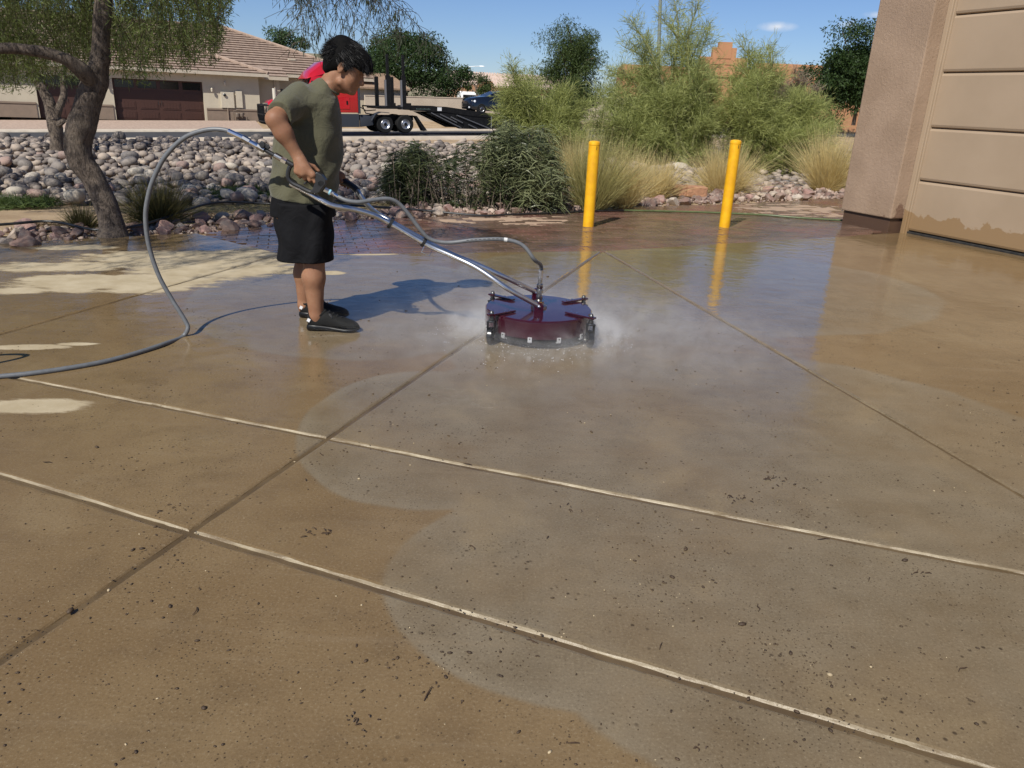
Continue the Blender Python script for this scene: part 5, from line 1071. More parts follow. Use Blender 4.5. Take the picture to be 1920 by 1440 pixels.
rb('deck_plate', [(-1.0, 1.45), (-3.3, 1.42), (-7.0, .99), (-13.5, .92), (-13.5, .86), (-7.0, .92), (-3.3, 1.36), (-1.0, 1.4)], -.99, .99, BLK_M)
m = MB(); m.box((-3.0, 1.225, 1.3), (-2.72, 1.235, 1.5)); m.build('marker_plate', WHT, tr, local=True)
m = MB()
for i in range(11): m.box((-1.35 - i * .085 - .05, 1.2255, 1.36), (-1.35 - i * .085, 1.232, 1.42 if i % 3 else 1.44))
m.build('deck_lettering', mat('dull_lettering', (.06, .09, .085), rough=.6), tr, local=True)
for x in (-11.3, -12.5): wheel(tr, x, 1.08, .45, .25, True); wheel(tr, x, -1.08, .45, .25, True, -1)
# dark car riding on the trailer
car = empty('car', (0, 0, 0), 0, 'dark blue hatchback riding on the black carrier trailer', 'car'); car.matrix_world = (parent_world(tr) @ Matrix.Translation((-7.1, .15, 1.045)) @ Matrix.Rotation(math.radians(-3), 4, 'Y'))
PNT = mat('navy_paint', (.006, .008, .013), rough=.2, coat=.7)
secs = []
for x, zb, zs, zt, wb, wt in ((2.05, .35, .62, .78, .62, .5), (1.95, .25, .68, .9, .78, .66), (1.6, .22, .72, 1.0, .85, .74), (.95, .22, .8, 1.08, .87, .76), (.75, .22, .82, 1.12, .87, .74), (.1, .22, .84, 1.42, .88, .62), (-.6, .22, .84, 1.5, .88, .6), (-1.4, .22, .84, 1.46, .87, .6), (-1.95, .3, .82, 1.2, .8, .58), (-2.1, .4, .75, .95, .7, .55)):
    secs.append([(x, -wb, zb), (x, -wb, zs), (x, -wt, zt), (x, wt, zt), (x, wb, zs), (x, wb, zb)])
m = MB(); m.loft(secs); m.build('body', PNT, car, local=True, smooth=True, bevel=.03)
m = MB(); m.add([(.85, -.68, 1.115), (.85, .68, 1.115), (.12, .6, 1.44), (.12, -.6, 1.44)], [(0, 1, 2, 3)]); m.build('windscreen', DARKG, car, local=True)
for s_ in (-1, 1):
    m = MB(); m.add([(.55, s_ * .85, .92), (-1.5, s_ * .85, .92), (-1.3, s_ * .66, 1.4), (0, s_ * .665, 1.38)], [(0, 1, 2, 3)]); m.build('side_window', DARKG, car, local=True)
    m = MB(); m.lathe((1.75, s_ * .72, .72), [(.03, -.12), (.11, -.06), (.1, .06), (.02, .12)], 10, 'y'); m.build('headlamp', mat('lamp_glass', (.7, .72, .75), rough=.12), car, local=True, smooth=True)
    for x in (1.3, -1.3): wheel(car, x, s_ * .78, .32, .2, face=s_)
m = MB(); m.box((2.02, -.4, .38), (2.09, .4, .55)); m.build('grille', BLK_M, car, local=True)
m = MB(); m.box((1.99, .5, .33), (2.06, .66, .42)); m.build('fog_lamp', WHT, car, local=True)
# ================================================================ SURFACE CLEANER
c1, c2 = G(908, 585, .165), G(1114, 585, .165); cc = (G(1010, 553, .165) + G(1010, 607, .165)) / 2; RC = .325
CCX, CCY = float(cc[0]) , float(cc[1])
MAR = mat('maroon_paint', (.034, .003, .009), (.030, .0025, .008), 3, .12, coat=.4, coord='obj'); ALU = mat('polished_aluminium', (.70, .71, .72), (.6, .61, .62), 30, .34, metal=1.0); BRS = mat('fitting_metal', (.45, .44, .42), rough=.28, metal=1.0); BPL = mat('black_plastic', (.016, .016, .017), (.022, .022, .022), 30, .42); RUB = mat('caster_rubber', (.01, .01, .011), rough=.25)
HOSE = mat('grey_hose', (.135, .14, .145), (.11, .115, .12), 40, .45)
sc_ = empty('surface_cleaner', (CCX, CCY, 0), math.radians(8), 'maroon round surface cleaner on casters with long aluminium handle', 'floor cleaner')
def lo(p): return parent_world(sc_).inverted() @ Vector(p)
m = MB(); m.lathe((0, 0, 0), [(.02, .173), (RC * .6, .1725), (RC - .006, .171), (RC, .165), (RC, .16)], 72, caps=False); m.build('deck', MAR, sc_, local=True, smooth=True)
m = MB(); m.lathe((0, 0, 0), [(RC, .16), (RC + .001, .156), (RC + .001, .062), (RC - .004, .06), (RC - .006, .158)], 72, caps=False); m.build('housing_rim', MAR, sc_, local=True, smooth=True)
m = MB(); m.lathe((0, 0, 0), [(RC - .01, .08), (RC - .012, .018), (RC - .018, .018), (RC - .016, .08)], 72, caps=False); m.build('brush_skirt', mat('brush_bristle', (.012, .012, .012), (.03, .03, .03), 80, .9), sc_, local=True)
for k in range(12):
    a = math.radians(-90 - 47 + k * 30.0); p = (math.cos(a) * (RC + .004), math.sin(a) * (RC + .004), .06); R = Matrix.Rotation(a, 3, 'Z')
    m = MB(); m.cbox(p, (.006, .024, .028), R); q = (math.cos(a) * (RC - .008), math.sin(a) * (RC - .008), .043); m.cbox(q, (.02, .024, .006), R); o_ = m.build('skirt_clip', mat('clip_metal', (.72, .72, .72), rough=.35, metal=.6), sc_, local=True)
    m = MB(); m.lathe((math.cos(a) * (RC + .007), math.sin(a) * (RC + .007), .065), [(.004, -.002), (.004, .004)], 8, 'x', rot=R); m.build('clip_screw', BPL, o_, local=True)
for k, a0 in enumerate((-141, -39, 39, 141)):
    a = math.radians(a0 - 8 + (3 if a0 < 0 else 0)); dx, dy = math.cos(a), math.sin(a); R = Matrix.Rotation(a, 3, 'Z'); ca = empty('caster', (dx * .375, dy * .375, 0)); ca.parent = sc_
    m = MB(); m.cbox((dx * .30, dy * .30, .180), (.20, .032, .01), R); o_ = m.build('caster_arm', MAR, sc_, local=True, bevel=.002)
    for f in (.235, .275): m = MB(); m.lathe((dx * f, dy * f, .185), [(.007, 0), (.007, .006), (.003, .008)], 8); m.build('bolt', CHR, o_, local=True)
    m = MB(); m.lathe((0, 0, 0), [(.006, .203), (.011, .199), (.014, .187), (.010, .185), (.010, .176), (.016, .173), (.016, .168), (.012, .166), (.012, .16), (.017, .158), (.017, .152), (.012, .15), (.020, .145), (.022, .138)], 14); m.build('spring_stem', mat('spring_dark', (.12, .12, .12), rough=.35, metal=.8), ca, local=True, smooth=True)
    wa = Matrix.Rotation(math.radians(70 if k in (0,) else 95 if k == 1 else 40), 3, 'Z')
    m = MB()
    for s_ in (-1, 1): q = wa @ Vector((0, s_ * .021, 0)); m.cbox((q.x, q.y, .095), (.034, .004, .085), wa)
    m.cbox((0, 0, .139), (.044, .046, .006), wa); m.build('fork', BPL, ca, local=True)
    m = MB(); m.lathe((0, 0, .052), [(.022, -.0165), (.045, -.016), (.052, -.010), (.052, .010), (.045, .016), (.022, .0165)], 26, 'y', rot=wa); w_ = m.build('wheel', RUB, ca, local=True, smooth=True); m = MB(); m.lathe((0, 0, .052), [(.02, -.025), (.012, -.028), (.012, .028), (.02, .025)], 14, 'y', rot=wa); m.build('hub', BRS, w_, local=True, smooth=True)
piv_n, piv_f = D(1010, 574, CCY - .125), D(1006, 548, CCY + .115)
for p in (piv_n, piv_f):
    q = lo(p); m = MB(); m.loft([[(q.x + x, q.y + s_ * .004, z) for x, z in ((-.028, .171), (.028, .171), (.028, q.z), (.02, q.z + .02), (0, q.z + .027), (-.02, q.z + .02), (-.028, q.z))] for s_ in (-3, 3)]); o_ = m.build('pivot_bracket', MAR, sc_, local=True, bevel=.002); m = MB(); m.lathe((q.x, q.y - .014, q.z), [(.009, 0), (.009, -.006), (.004, -.009)], 8, 'y'); m.build('pivot_bolt', CHR, o_, local=True)
# swivel and fittings
sw = lo((CCX, CCY, 0)); m = MB(); m.lathe((0, 0, 0), [(.05, .172), (.05, .184), (.038, .19), (.03, .198), (.03, .213)], 20); m.build('swivel_base', BRS, sc_, local=True, smooth=True)
m = MB(); m.lathe((0, 0, 0), [(.016, .213), (.02, .22), (.02, .245), (.014, .25), (.014, .26), (.021, .263), (.021, .282), (.017, .286), (.017, .294), (.02, .298), (.02, .315), (.013, .32), (.013, .352), (.015, .354)], 16); m.build('swivel_fitting', BRS, sc_, local=True, smooth=True)
# handle: two tubes, clamped together half way
J = [D(725, 415, 4.40), D(800, 458, 4.44)]; J2 = [D(725, 411, 4.435), D(800, 453, 4.475)]
def Dp(L): return [D(*q) for q in L]
near_t = spline(Dp([(544, 344, 4.27), (575, 360, 4.27), (605, 377, 4.275), (625, 386, 4.29), (655, 391, 4.32), (690, 400, 4.36)]) + J + Dp([(850, 481, 4.43), (895, 503, 4.40)]) + [(np.array(D(950, 540, 4.37))), piv_n + np.array([0, -.002, 0])], 6)
far_t = spline(Dp([(628, 333, 4.86), (650, 343, 4.80), (668, 355, 4.74), (682, 376, 4.66), (700, 395, 4.54)]) + J2 + Dp([(850, 478, 4.50), (890, 494, 4.53), (945, 519, 4.57)]) + [piv_f], 6)
m = MB(); m.tube(near_t, .0145, 12); m.build('handle_tube', ALU, sc_, smooth=True)
m = MB(); m.tube(far_t, .0145, 12); m.build('handle_tube', ALU, sc_, smooth=True)
m = MB(); m.tube(far_t[:14], .019, 10); m.build('handle_grip', mat('grip_rubber', (.018, .02, .026), rough=.6), sc_, smooth=True)
for f in (.10, .93): a = J[0] + (J[1] - J[0]) * f; b = J2[0] + (J2[1] - J2[0]) * f; c_ = (a + b) / 2; dd = (J[1] - J[0]) / np.linalg.norm(J[1] - J[0]); m = MB(); m.tube([c_ - dd * .009, c_ + dd * .009], .034, 14); m.build('clamp_band', BPL, sc_)
a = J[0] + (J[1] - J[0]) * .95; m = MB(); m.tube([a + np.array([.0, 0, -.012]), a + np.array([-.018, -.005, -.052]), a + np.array([.028, -.005, -.072]), a + np.array([.048, 0, -.03]), a + np.array([.0, 0, -.012])], .0022, 5); m.build('hose_hook', CHR, sc_)
# trigger gun
YG = 4.255
def gp(px, py, dy=0): return D(px, py, YG + dy)
gun = empty('trigger_gun', tuple(gp(575, 340))); gun.parent = sc_; gun.matrix_parent_inverse = parent_world(sc_).inverted()
m = MB(); m.tube(spline([gp(592, 327), gp(570, 317), gp(552, 309), gp(544, 312), (gp(540, 325)), gp(541, 335), gp(548, 343), gp(562, 350), gp(578, 358), gp(592, 362)], 5), .0125, 8); m.build('grip_loop', BPL, gun, smooth=True)
body = [(586, 326), (594, 323), (603, 328), (611, 338), (610, 346), (603, 354), (598, 361), (590, 364), (581, 360), (587, 352), (590, 343), (590, 335)]
m = MB(); m.prism([gp(x, y, -.02) for x, y in body], (0, .042, 0)); gb = m.build('gun_body', BPL, gun, bevel=.004)
for k in range(5): x = 597 + k * 2.2; y0_, y1_ = 340 + abs(k - 2) * 1.2 - 2, 349 - abs(k - 2) * 1.2; m = MB(); m.tube([gp(x, y0_ + .4, -.0215), gp(x - .6, y1_ + .4, -.0215)], .0014, 5); m.build('vent_slot', mat('slot_black', (.002, .002, .002), rough=.9), gb)
m = MB(); m.tube(spline([gp(588, 330, .002), gp(578, 340, .002), (gp(570, 345, .002))], 4), [.006] * 8 + [.005], 6); m.build('trigger', BPL, gun, smooth=True)
m = MB(); m.tube([gp(609, 355), gp(622, 362)], .0145, 6); m.tube([gp(622, 362), gp(626, 364)], .0125, 12); m.build('outlet_nut', BRS, gun); m = MB(); m.tube([gp(617, 359.5), gp(620, 361)], .0152, 12); m.build('blue_band', mat('blue_band_paint', (.25, .5, .6), rough=.5), gun)
m = MB(); m.tube([gp(626, 364), gp(636, 370)], .0095, 12); m.build('crimp', CHR, gun, smooth=True)
# short hose from gun to swivel
ft = parent_world(sc_) @ Vector((0, 0, .352)); hp = Dp([(634, 369, YG), (650, 376, 4.25), (672, 379, 4.26), (700, 375, 4.30), (728, 373, 4.34), (748, 382, 4.37), (768, 404, 4.39), (790, 433, 4.405), (808, 449, 4.42), (840, 455, 4.43), (890, 450, 4.44), (945, 449, 4.45), (980, 460, 4.455), (1002, 487, 4.46)]) + [np.array([ft.x, ft.y, ft.z + .075]), np.array([ft.x, ft.y, ft.z - .01])]
m = MB(); m.tube(spline(hp, 7), .0115, 10); sh = m.build('short_hose', HOSE, sc_, smooth=True)
m = MB(); m.tube([ft + Vector((0, 0, -.005)), ft + Vector((0, 0, .05))], .0135, 12); m.build('hose_crimp', CHR, sc_, smooth=True)
hs = spline(hp, 7); m = MB(); m.tube(hs[77:79] + np.array([0, -.0005, 0]), .0119, 10); m.build('hose_label', mat('label_white', (.6, .6, .58), rough=.6), sh); 
m = MB()
for i in range(68, 77): m.tube([hs[i] + np.array([0, -.0098, .004]), hs[i] + (hs[i + 1] - hs[i]) * .6 + np.array([0, -.0098, .004])], .0022, 4)
m.build('hose_print', BPL, sh)

# ================================================================ LONG PRESSURE HOSE
def gr(px, py): p = G(px, py); return np.array([p[0], p[1], .011])
lp = [np.array([-4.2, 2.6, .011]), np.array([-3.4, 2.9, .15]), np.array([-2.85, 3.25, .32]), np.array([-2.66, 3.5, .30]), np.array([-2.75, 3.62, .15]), np.array([-2.93, 3.5, .03]), np.array([-2.86, 3.36, .012]), gr(-40, 714), gr(0, 710), gr(60, 704), gr(130, 694), gr(200, 681), gr(262, 664), gr(310, 648)] + [np.array(D(340, 633, 4.20)), np.array(D(352, 617, 4.23)), np.array(D(347, 601, 4.24)), np.array(D(322, 561, 4.25)), np.array(D(297, 515, 4.25)), np.array(D(279, 460, 4.25)), np.array(D(273, 410, 4.25)), np.array(D(277, 372, 4.25)), np.array(D(288, 335, 4.25)), np.array(D(310, 293, 4.25)), np.array(D(345, 259, 4.25)), np.array(D(385, 244, 4.25)), np.array(D(422, 244, 4.25)), np.array(D(450, 256, 4.25))]
ph = empty('pressure_hose', (float(lp[13][0]), float(lp[13][1]), 0), 0, 'long grey pressure hose arching up from wet concrete to the gun', 'hose')
m = MB(); m.tube(spline(lp, 8), .0125, 10); m.build('hose', HOSE, ph, smooth=True)
def hseg(nm, a, b, r, mm, n=12): m = MB(); m.tube([D(*a, 4.25), D(*b, 4.25)], r, n); return m.build(nm, mm, ph, smooth=n > 8)
hseg('crimp', (428, 246), (456, 259), .0145, CHR); hseg('coupling', (455, 258.5), (468, 266), .0185, BRS, 8); hseg('coupling', (468, 266), (484, 275), .0135, CHR); hseg('ball_valve', (483, 274), (496, 281), .018, BRS, 8); hseg('nipple', (495, 280), (516, 292), .0115, BPL); hseg('quick_coupler', (515, 291), (528, 298), .0165, BRS); hseg('nut', (528, 298), (537, 303), .0175, CHR, 6); hseg('inlet', (536, 302), (550, 310), .013, BPL)
m = MB(); m.cbox(D(497, 272, 4.24), (.055, .018, .016), Matrix.Rotation(.6, 3, 'Y')); m.lathe(D(492, 271, 4.235), [(.016, -.01), (.016, .01)], 12, 'y'); m.build('valve_lever', BPL, ph, bevel=.003)

# ---- garden hoses along the border
def ground_hose(name, pts, r, mm, label): m = MB(); m.tube(spline([np.array([*G(x, y)[:2], z]) for x, y, z in pts], 8), r, 8); o = m.build(name, mm, smooth=True); return tag(o, label, 'hose')
BH = mat('black_hose', (.012, .012, .012), (.02, .02, .02), 30, .4); GH = mat('green_hose', (.10, .13, .045), (.075, .10, .035), 30, .5)
ground_hose('garden_hose', [(-80, 440, .06), (20, 434, .07), (100, 431, .08), (180, 441, .05), (245, 438, .06), (300, 425, .07), (400, 401, .12), (500, 398, .10), (560, 403, .1), (650, 399, .09), (780, 401, .05), (900, 407, .02), (960, 405, .02), (1060, 400, .012), (1110, 397, .01), (1170, 396, .01)], .013, BH, 'black garden hose trailing along the rock border')
ground_hose('garden_hose', [(1170, 396, .012), (1260, 398, .012), (1330, 400, .012), (1400, 403, .012), (1440, 405, .012), (1500, 410, .012), (1600, 416, .012)], .012, GH, 'green garden hose lying on the pavers behind the bollards')

# ================================================================ LITTER AND SPLASH
def scatter(name, n, reg, maker, mm, label, cat): 
    V, Fq, k = [], [], 0
    for _ in range(n):
        x, y = RNG.uniform(reg[0], reg[1]), reg[2] + (reg[3] - reg[2]) * RNG.random() ** 1.0; p = G(x, y)
        if RNG.random() > .12 + 1.6 * max(0, mnoise.noise((p[0] * 2.3, p[1] * 2.3, 1.7))): continue
        v, f = maker(p); V.append(v); Fq.append(f + k); k += len(v)
    return tag(npmesh(name, np.vstack(V), np.vstack(Fq), mm), label, cat, kind='stuff')
def fleck(p):
    q_ = math.exp(RNG.normal() * .5) * 1.15; L, W, hgt = .0019 * q_ * RNG.uniform(.8, 1.5), .0014 * q_, .0009 * q_; a = RNG.uniform(0, 6.28); R = np.array([[math.cos(a), -math.sin(a), 0], [math.sin(a), math.cos(a), 0], [0, 0, 1]])
    return (V0 * np.array([L, W, hgt])) @ R.T + p + np.array([0, 0, hgt * .6]), F0
SEED = NT('seed_litter'); SEED.set(Base_Color=SEED.mix(SEED.step(SEED.island(), .94, .96), SEED.mix(SEED.island(), (.035, .02, .01), (.07, .042, .02)), (.42, .33, .2)), Roughness=.7); SEED = SEED.m
scatter('seed_litter', 11000, (-20, 1940, 560, 1450), fleck, SEED, 'tiny dark seeds and pale chaff scattered over the wet concrete', 'litter')
scatter('seed_litter_far', 700, (640, 1560, 420, 560), lambda p: (fleck(p)[0] * 1.0, F0), SEED, 'pale chaff and seeds floating on the wet pavers', 'litter')
TWG = mat('twig_brown', (.04, .022, .012), (.07, .04, .02), 40, .7)
def twig(mb, p, L, a):
    pts = [p + np.array([math.cos(a) * L * f + RNG.normal() * L * .06, math.sin(a) * L * f + RNG.normal() * L * .06, .003 + .003 * math.sin(f * 3)]) for f in (0, .35, .7, 1)]; mb.tube(pts, [.0012, .0018, .0015, .0008], 4)
for (px, py, n, sp_, lab) in ((600, 1000, 14, .03, 'dark twig scrap on the concrete near the left joint crossing'), (1380, 935, 16, .03, 'dark leaf clump on the concrete just above the middle joint'), (1447, 900, 16, .028, 'dark scattered leaf bits farther up the middle slab'), (672, 1358, 9, .03, 'curled dark twig scrap low in the foreground'), (1310, 1405, 5, .02, 'short dark curled leaf at the bottom edge'), (1720, 1075, 5, .022, 'dark leaf bits below the pale joint at right'), (320, 955, 5, .02, 'small hooked twig left of the joint crossing'), (1065, 955, 6, .03, 'loose dark leaf bits under the middle joint')):
    p = G(px, py); m = MB()
    for _ in range(n): q = p + np.array([RNG.normal() * sp_, RNG.normal() * sp_ * .6, 0]); twig(m, q, RNG.uniform(.003, .022), RNG.uniform(0, 6.28))
    o = m.build('leaf_scrap', TWG); tag(o, lab, 'litter', kind='stuff')
m = MB()
for _ in range(16): p = G(RNG.uniform(40, 1900), RNG.uniform(820, 1430)); twig(m, p, RNG.uniform(.015, .045), RNG.uniform(0, 6.28))
o = m.build('twig_litter', TWG, fixn=False); tag(o, 'thin dark twigs strewn over the foreground concrete', 'litter', kind='stuff')

dv_, df_, k_ = [], [], 0
for _ in range(650):
    a_ = RNG.uniform(0, 6.28); r_ = .33 + abs(RNG.normal()) * .16; z_ = abs(RNG.normal()) * .022 + .003; q_ = RNG.uniform(.0006, .0016); p_ = np.array([CCX + math.cos(a_) * r_, CCY + math.sin(a_) * r_, z_]); st_ = V0 * q_ * np.array([1.6, 1.6, 1]); dv_.append(st_ + p_); df_.append(F0 + k_); k_ += len(V0)
tag(npmesh('spray_droplets', np.vstack(dv_), np.vstack(df_), mat('water_drop', (.85, .87, .9), rough=.15, spec=.8)), 'white water droplets thrown out around the cleaner skirt', 'droplets', kind='stuff')
# ---- spray mist drifting out from under the deck
t = NT('spray_mist'); t.n.remove(t.p); pv = t.n.new('ShaderNodeVolumePrincipled'); t.l.new(pv.outputs[0], t.out.inputs['Volume']); P = t.pos()
pv.inputs['Color'].default_value = (.985, .985, .99, 1); pv.inputs['Anisotropy'].default_value = .0
nz = t.noise(P, 4.5, 6, .68, 1.0); sx = t.n.new('ShaderNodeSeparateXYZ'); t.put(sx.inputs[0], P)
rad = t.vmath('LENGTH', t.vmath('MULTIPLY', t.vmath('SUBTRACT', P, (CCX + .22, CCY + .05, 0)), (.78, .95, 0)))
rad2 = t.vmath('LENGTH', t.vmath('MULTIPLY', t.vmath('SUBTRACT', P, (CCX, CCY, 0)), (1, 1, 0)))
ring = t.math('ADD', t.math('MULTIPLY', t.step(rad2, .66, .34), t.lerp(t.step(sx.outputs[1], CCY - .38, CCY - .02), .5, 2.4)), t.math('MULTIPLY', t.step(rad, 1.35, .3), .5))
hz = t.step(sx.outputs[2], .26, .0); den = t.math('MULTIPLY', t.math('MULTIPLY', ring, t.math('POWER', hz, 2.2)), t.step(nz, .36, .68))
t.put(pv.inputs['Density'], t.math('MULTIPLY', den, 3.0))
m = MB(); m.lathe((CCX + .15, CCY + .02, .004), [(1.5, 0), (1.55, .02), (1.4, .12), (1.0, .22), (.5, .27), (.02, .28)], 40); mist = m.build('spray_mist', t.m, smooth=True); tag(mist, 'white water mist blown out around the maroon cleaner', 'mist', kind='stuff')

# ================================================================ THE WORKER
man = empty('person', tuple(G(612, 612)), 0, 'person in olive t-shirt and black shorts pushing the surface cleaner', 'person')
t = NT('skin'); P_ = t.pos(); t.set(Base_Color=t.mix(t.math('MULTIPLY', t.step(t.noise(P_, 55, 5, .7), .5, .75), .35), t.mix(t.step(t.noise(P_, 9, 5), .3, .7), (.30, .155, .088), (.235, .112, .062)), (.20, .085, .05)), Roughness=.58, Normal=t.bump(t.noise(P_, 180, 4), .25, .003))
t.p.inputs['Specular IOR Level'].default_value = .32
t.p.inputs['Subsurface Weight'].default_value = .12; t.p.inputs['Subsurface Radius'].default_value = (.012, .005, .003); SKIN = t.m
YN, YM, YF = 4.46, 4.60, 4.74
B = Field((-1.72, 4.1, -.01), (-.72, 4.98, 1.68), .0052)
# legs
for (Y, kn, ca_, an, hip) in ((YN, (590, 468), (590, 520), (593, 592), (586, 400)), (YF, (574, 470), (573, 512), (571, 572), (575, 400))):
    h_, k_, c_, a_ = D(*hip, Y + (.05 if Y < 4.6 else -.05)), D(*kn, Y), D(*ca_, Y), D(*an, Y)
    B.cone(h_, k_, .075, .060, .03); B.cone(k_, c_ + np.array([-.006, 0, 0]), .060, .064, .03); B.cone(c_ + np.array([-.006, 0, 0]), a_, .063, .040, .03); B.cone(a_, a_ + np.array([.0, 0, -.05]), .039, .030, .02)
    B.cone(np.array([a_[0], a_[1], .05]), np.array([a_[0] + .08, a_[1] + .01, .04]), .026, .018, .02)
# trunk
tor = []
for (y, xl, xr, hw) in ((410, 520, 622, .155), (380, 517, 622, .16), (340, 518, 628, .165), (300, 522, 634, .17), (250, 527, 636, .175), (215, 535, 634, .18), (190, 550, 630, .165), (172, 570, 628, .11), (160, 585, 628, .07)):
    a, b = D(xl, y, YM), D(xr, y, YM); tor.append(((a[2] + b[2]) / 2, (a[0] + b[0]) / 2, YM, (b[0] - a[0]) / 2, hw))
B.slices(tor, .04)
# neck and head; the head looks down and to the right
nk0, nk1 = D(606, 178, YM), D(632, 140, YM); B.cone(nk0, nk1, .062, .056, .03)
HD = D(648, 128, YM); tl = math.radians(24)
RH = np.array([[math.cos(tl), 0, math.sin(tl)], [0, 1, 0], [-math.sin(tl), 0, math.cos(tl)]])   # columns: forward, left, up of the head
fw, lf, uv = RH[:, 0], RH[:, 1], RH[:, 2]
def hp_(f, l, u): return HD + fw * f + lf * l + uv * u
B.ell(hp_(-.012, 0, .045), (.098, .078, .092), RH, .02); B.ell(hp_(.042, 0, -.012), (.056, .062, .088), RH, .03)
B.ell(hp_(.055, 0, -.062), (.045, .05, .042), RH, .025); B.cone(hp_(.025, 0, -.085), hp_(-.035, 0, -.05), .045, .05, .02)
B.ell(hp_(.083, 0, -.098), (.017, .021, .017), RH, .018)                                  # chin
for s_ in (-1, 1):
    B.ell(hp_(.058, s_ * .042, -.03), (.026, .02, .03), RH, .02); B.cone(hp_(.012, s_ * .055, -.075), hp_(.07, s_ * .02, -.1), .018, .014, .02)    # cheek, jaw
    B.ell(hp_(.088, s_ * .031, .008), (.016, .017, .011), RH, .010, 's')                   # eye socket
    B.ell(hp_(.079, s_ * .031, .007), (.013, .013, .012), RH, .004)
    B.cone(hp_(.088, s_ * .014, .026), hp_(.078, s_ * .045, .026), .009, .007, .01)       # brow
    B.ell(hp_(-.008, s_ * .081, -.002), (.018, .008, .030), RH, .006); B.ell(hp_(-.006, s_ * .090, -.001), (.010, .006, .019), RH, .004, 's')        # ear
    B.ell(hp_(-.006, s_ * .079, -.027), (.009, .006, .010), RH, .005)
    B.ell(hp_(.103, s_ * .011, -.039), (.011, .009, .008), RH, .006)                       # nostril wing
B.cone(hp_(.093, 0, .012), hp_(.113, 0, -.033), .0085, .0125, .012); B.ell(hp_(.113, 0, -.036), (.012, .011, .010), RH, .006)  # nose
B.ell(hp_(.097, 0, -.060), (.011, .022, .006), RH, .006); B.ell(hp_(.095, 0, -.073), (.011, .020, .007), RH, .006); B.ell(hp_(.108, 0, -.0665), (.010, .026, .0022), RH, .003, 's')   # lips
# right (near) arm: elbow pushed back, forearm down to the gun
shn = D(556, 188, YM - .15); eln = D(516, 224, YM - .37); wrn = D(559, 294, YG + .005)
B.cone(shn, eln, .060, .046, .03); B.cone(eln, eln + (wrn - eln) * .35, .044, .046, .03); B.cone(eln + (wrn - eln) * .35, wrn, .045, .028, .03)
hc = D(568, 313, YG - .006); B.cone(wrn, hc, .028, .031, .02)
kn0, kn1 = D(557, 321, YG - .012), D(586, 328, YG - .014)
B.cone(wrn + (hc - wrn) * .5, (kn0 * .6 + kn1 * .4), .024, .026, .02); B.cone(wrn + (hc - wrn) * .5, kn1, .024, .020, .02); B.cone(wrn + (hc - wrn) * .5, kn0, .024, .019, .02)
for i in range(4):
    k0 = kn0 + (kn1 - kn0) * (i / 3); r_ = (.0095, .0105, .0108, .0105)[i]; ln_ = (.026, .031, .033, .036)[i]
    a = k0 + np.array([.010, .004, -ln_]); b = a + np.array([-.004, .030, -.008]); c_ = b + np.array([-.010, .014, .016])
    B.cone(k0, a, r_ + .001, r_, .005); B.cone(a, b, r_, r_ - .001, .005); B.cone(b, c_, r_ - .001, r_ - .002, .005)
th0 = hc + np.array([.01, .02, .012]); th1 = th0 + np.array([.035, .028, -.012]); th2 = th1 + np.array([.026, .004, -.022]); B.cone(th0, th1, .016, .012, .012); B.cone(th1, th2, .0115, .009, .006)
# left (far) arm, reaching the padded grip
shf = D(562, 190, YM + .155); elf = D(560, 262, YM + .27); gq = far_t[4]; wrf = gq + np.array([-.075, -.005, .055])
B.cone(shf, elf, .066, .05, .03); B.cone(elf, wrf, .049, .031, .03); B.cone(wrf, gq + np.array([-.012, 0, .028]), .031, .028, .02)
for i in range(4):
    k0 = gq + np.array([-.03 + .019 * i, .0, .032 - .008 * i]); B.cone(k0, k0 + np.array([.006, .03, -.014]), .0105, .0098, .005); B.cone(k0 + np.array([.006, .03, -.014]), k0 + np.array([.0, .012, -.05]), .0095, .0085, .005)
B.cone(gq + np.array([-.03, -.012, .03]), gq + np.array([.0, -.03, .0]), .013, .0105, .008)
B.build('body', SKIN, man, 1); del B
# ---- clothing
def wob(X, Y, Z): return .006 * np.sin(24 * X + 15 * Z + 3 * np.sin(9 * Y)) * np.sin(17 * Z - 13 * X) + .0035 * np.sin(46 * X - 29 * Z + 14 * Y + 2 * np.sin(11 * Z))
t = NT('olive_cotton'); P_ = t.pos(); t.set(Base_Color=t.mix(t.noise(P_, 9, 5), (.088, .083, .045), (.074, .070, .037)), Roughness=.9, Normal=t.bump(t.math('ADD', t.math('MULTIPLY', t.noise(P_, 9, 5, .55, 2.2), 1.0), t.math('MULTIPLY', t.noise(P_, 420, 2), 0.1)), .5, .02)); OLIVE = t.m; t.p.inputs['Sheen Weight'].default_value = .15
t = NT('black_cotton'); P_ = t.pos(); t.set(Base_Color=t.mix(t.noise(P_, 9, 5), (.005, .005, .006), (.009, .009, .010)), Roughness=.85, Normal=t.bump(t.noise(P_, 10, 4, .5, 1.2), .45, .03)); BLKC = t.m; t.p.inputs['Specular IOR Level'].default_value = .12
Sh = Field((-1.75, 4.16, .66), (-.82, 4.98, 1.56), .0058)
rows = []
for (y, xl, xr, hw) in ((392, 507, 630, .185), (370, 506, 632, .19), (340, 507, 638, .195), (300, 512, 644, .20), (255, 517, 646, .205), (215, 524, 643, .205), (193, 537, 639, .19), (175, 556, 634, .145), (163, 572, 633, .10), (152, 588, 630, .075), (146, 596, 626, .066)):
    a, b = D(xl + 3, y, YM), D(xr - 4, y, YM); rows.append(((a[2] + b[2]) / 2, (a[0] + b[0]) / 2, YM, (b[0] - a[0]) / 2, hw * .97))
Sh.slices(rows, .03, wob, 2.2)
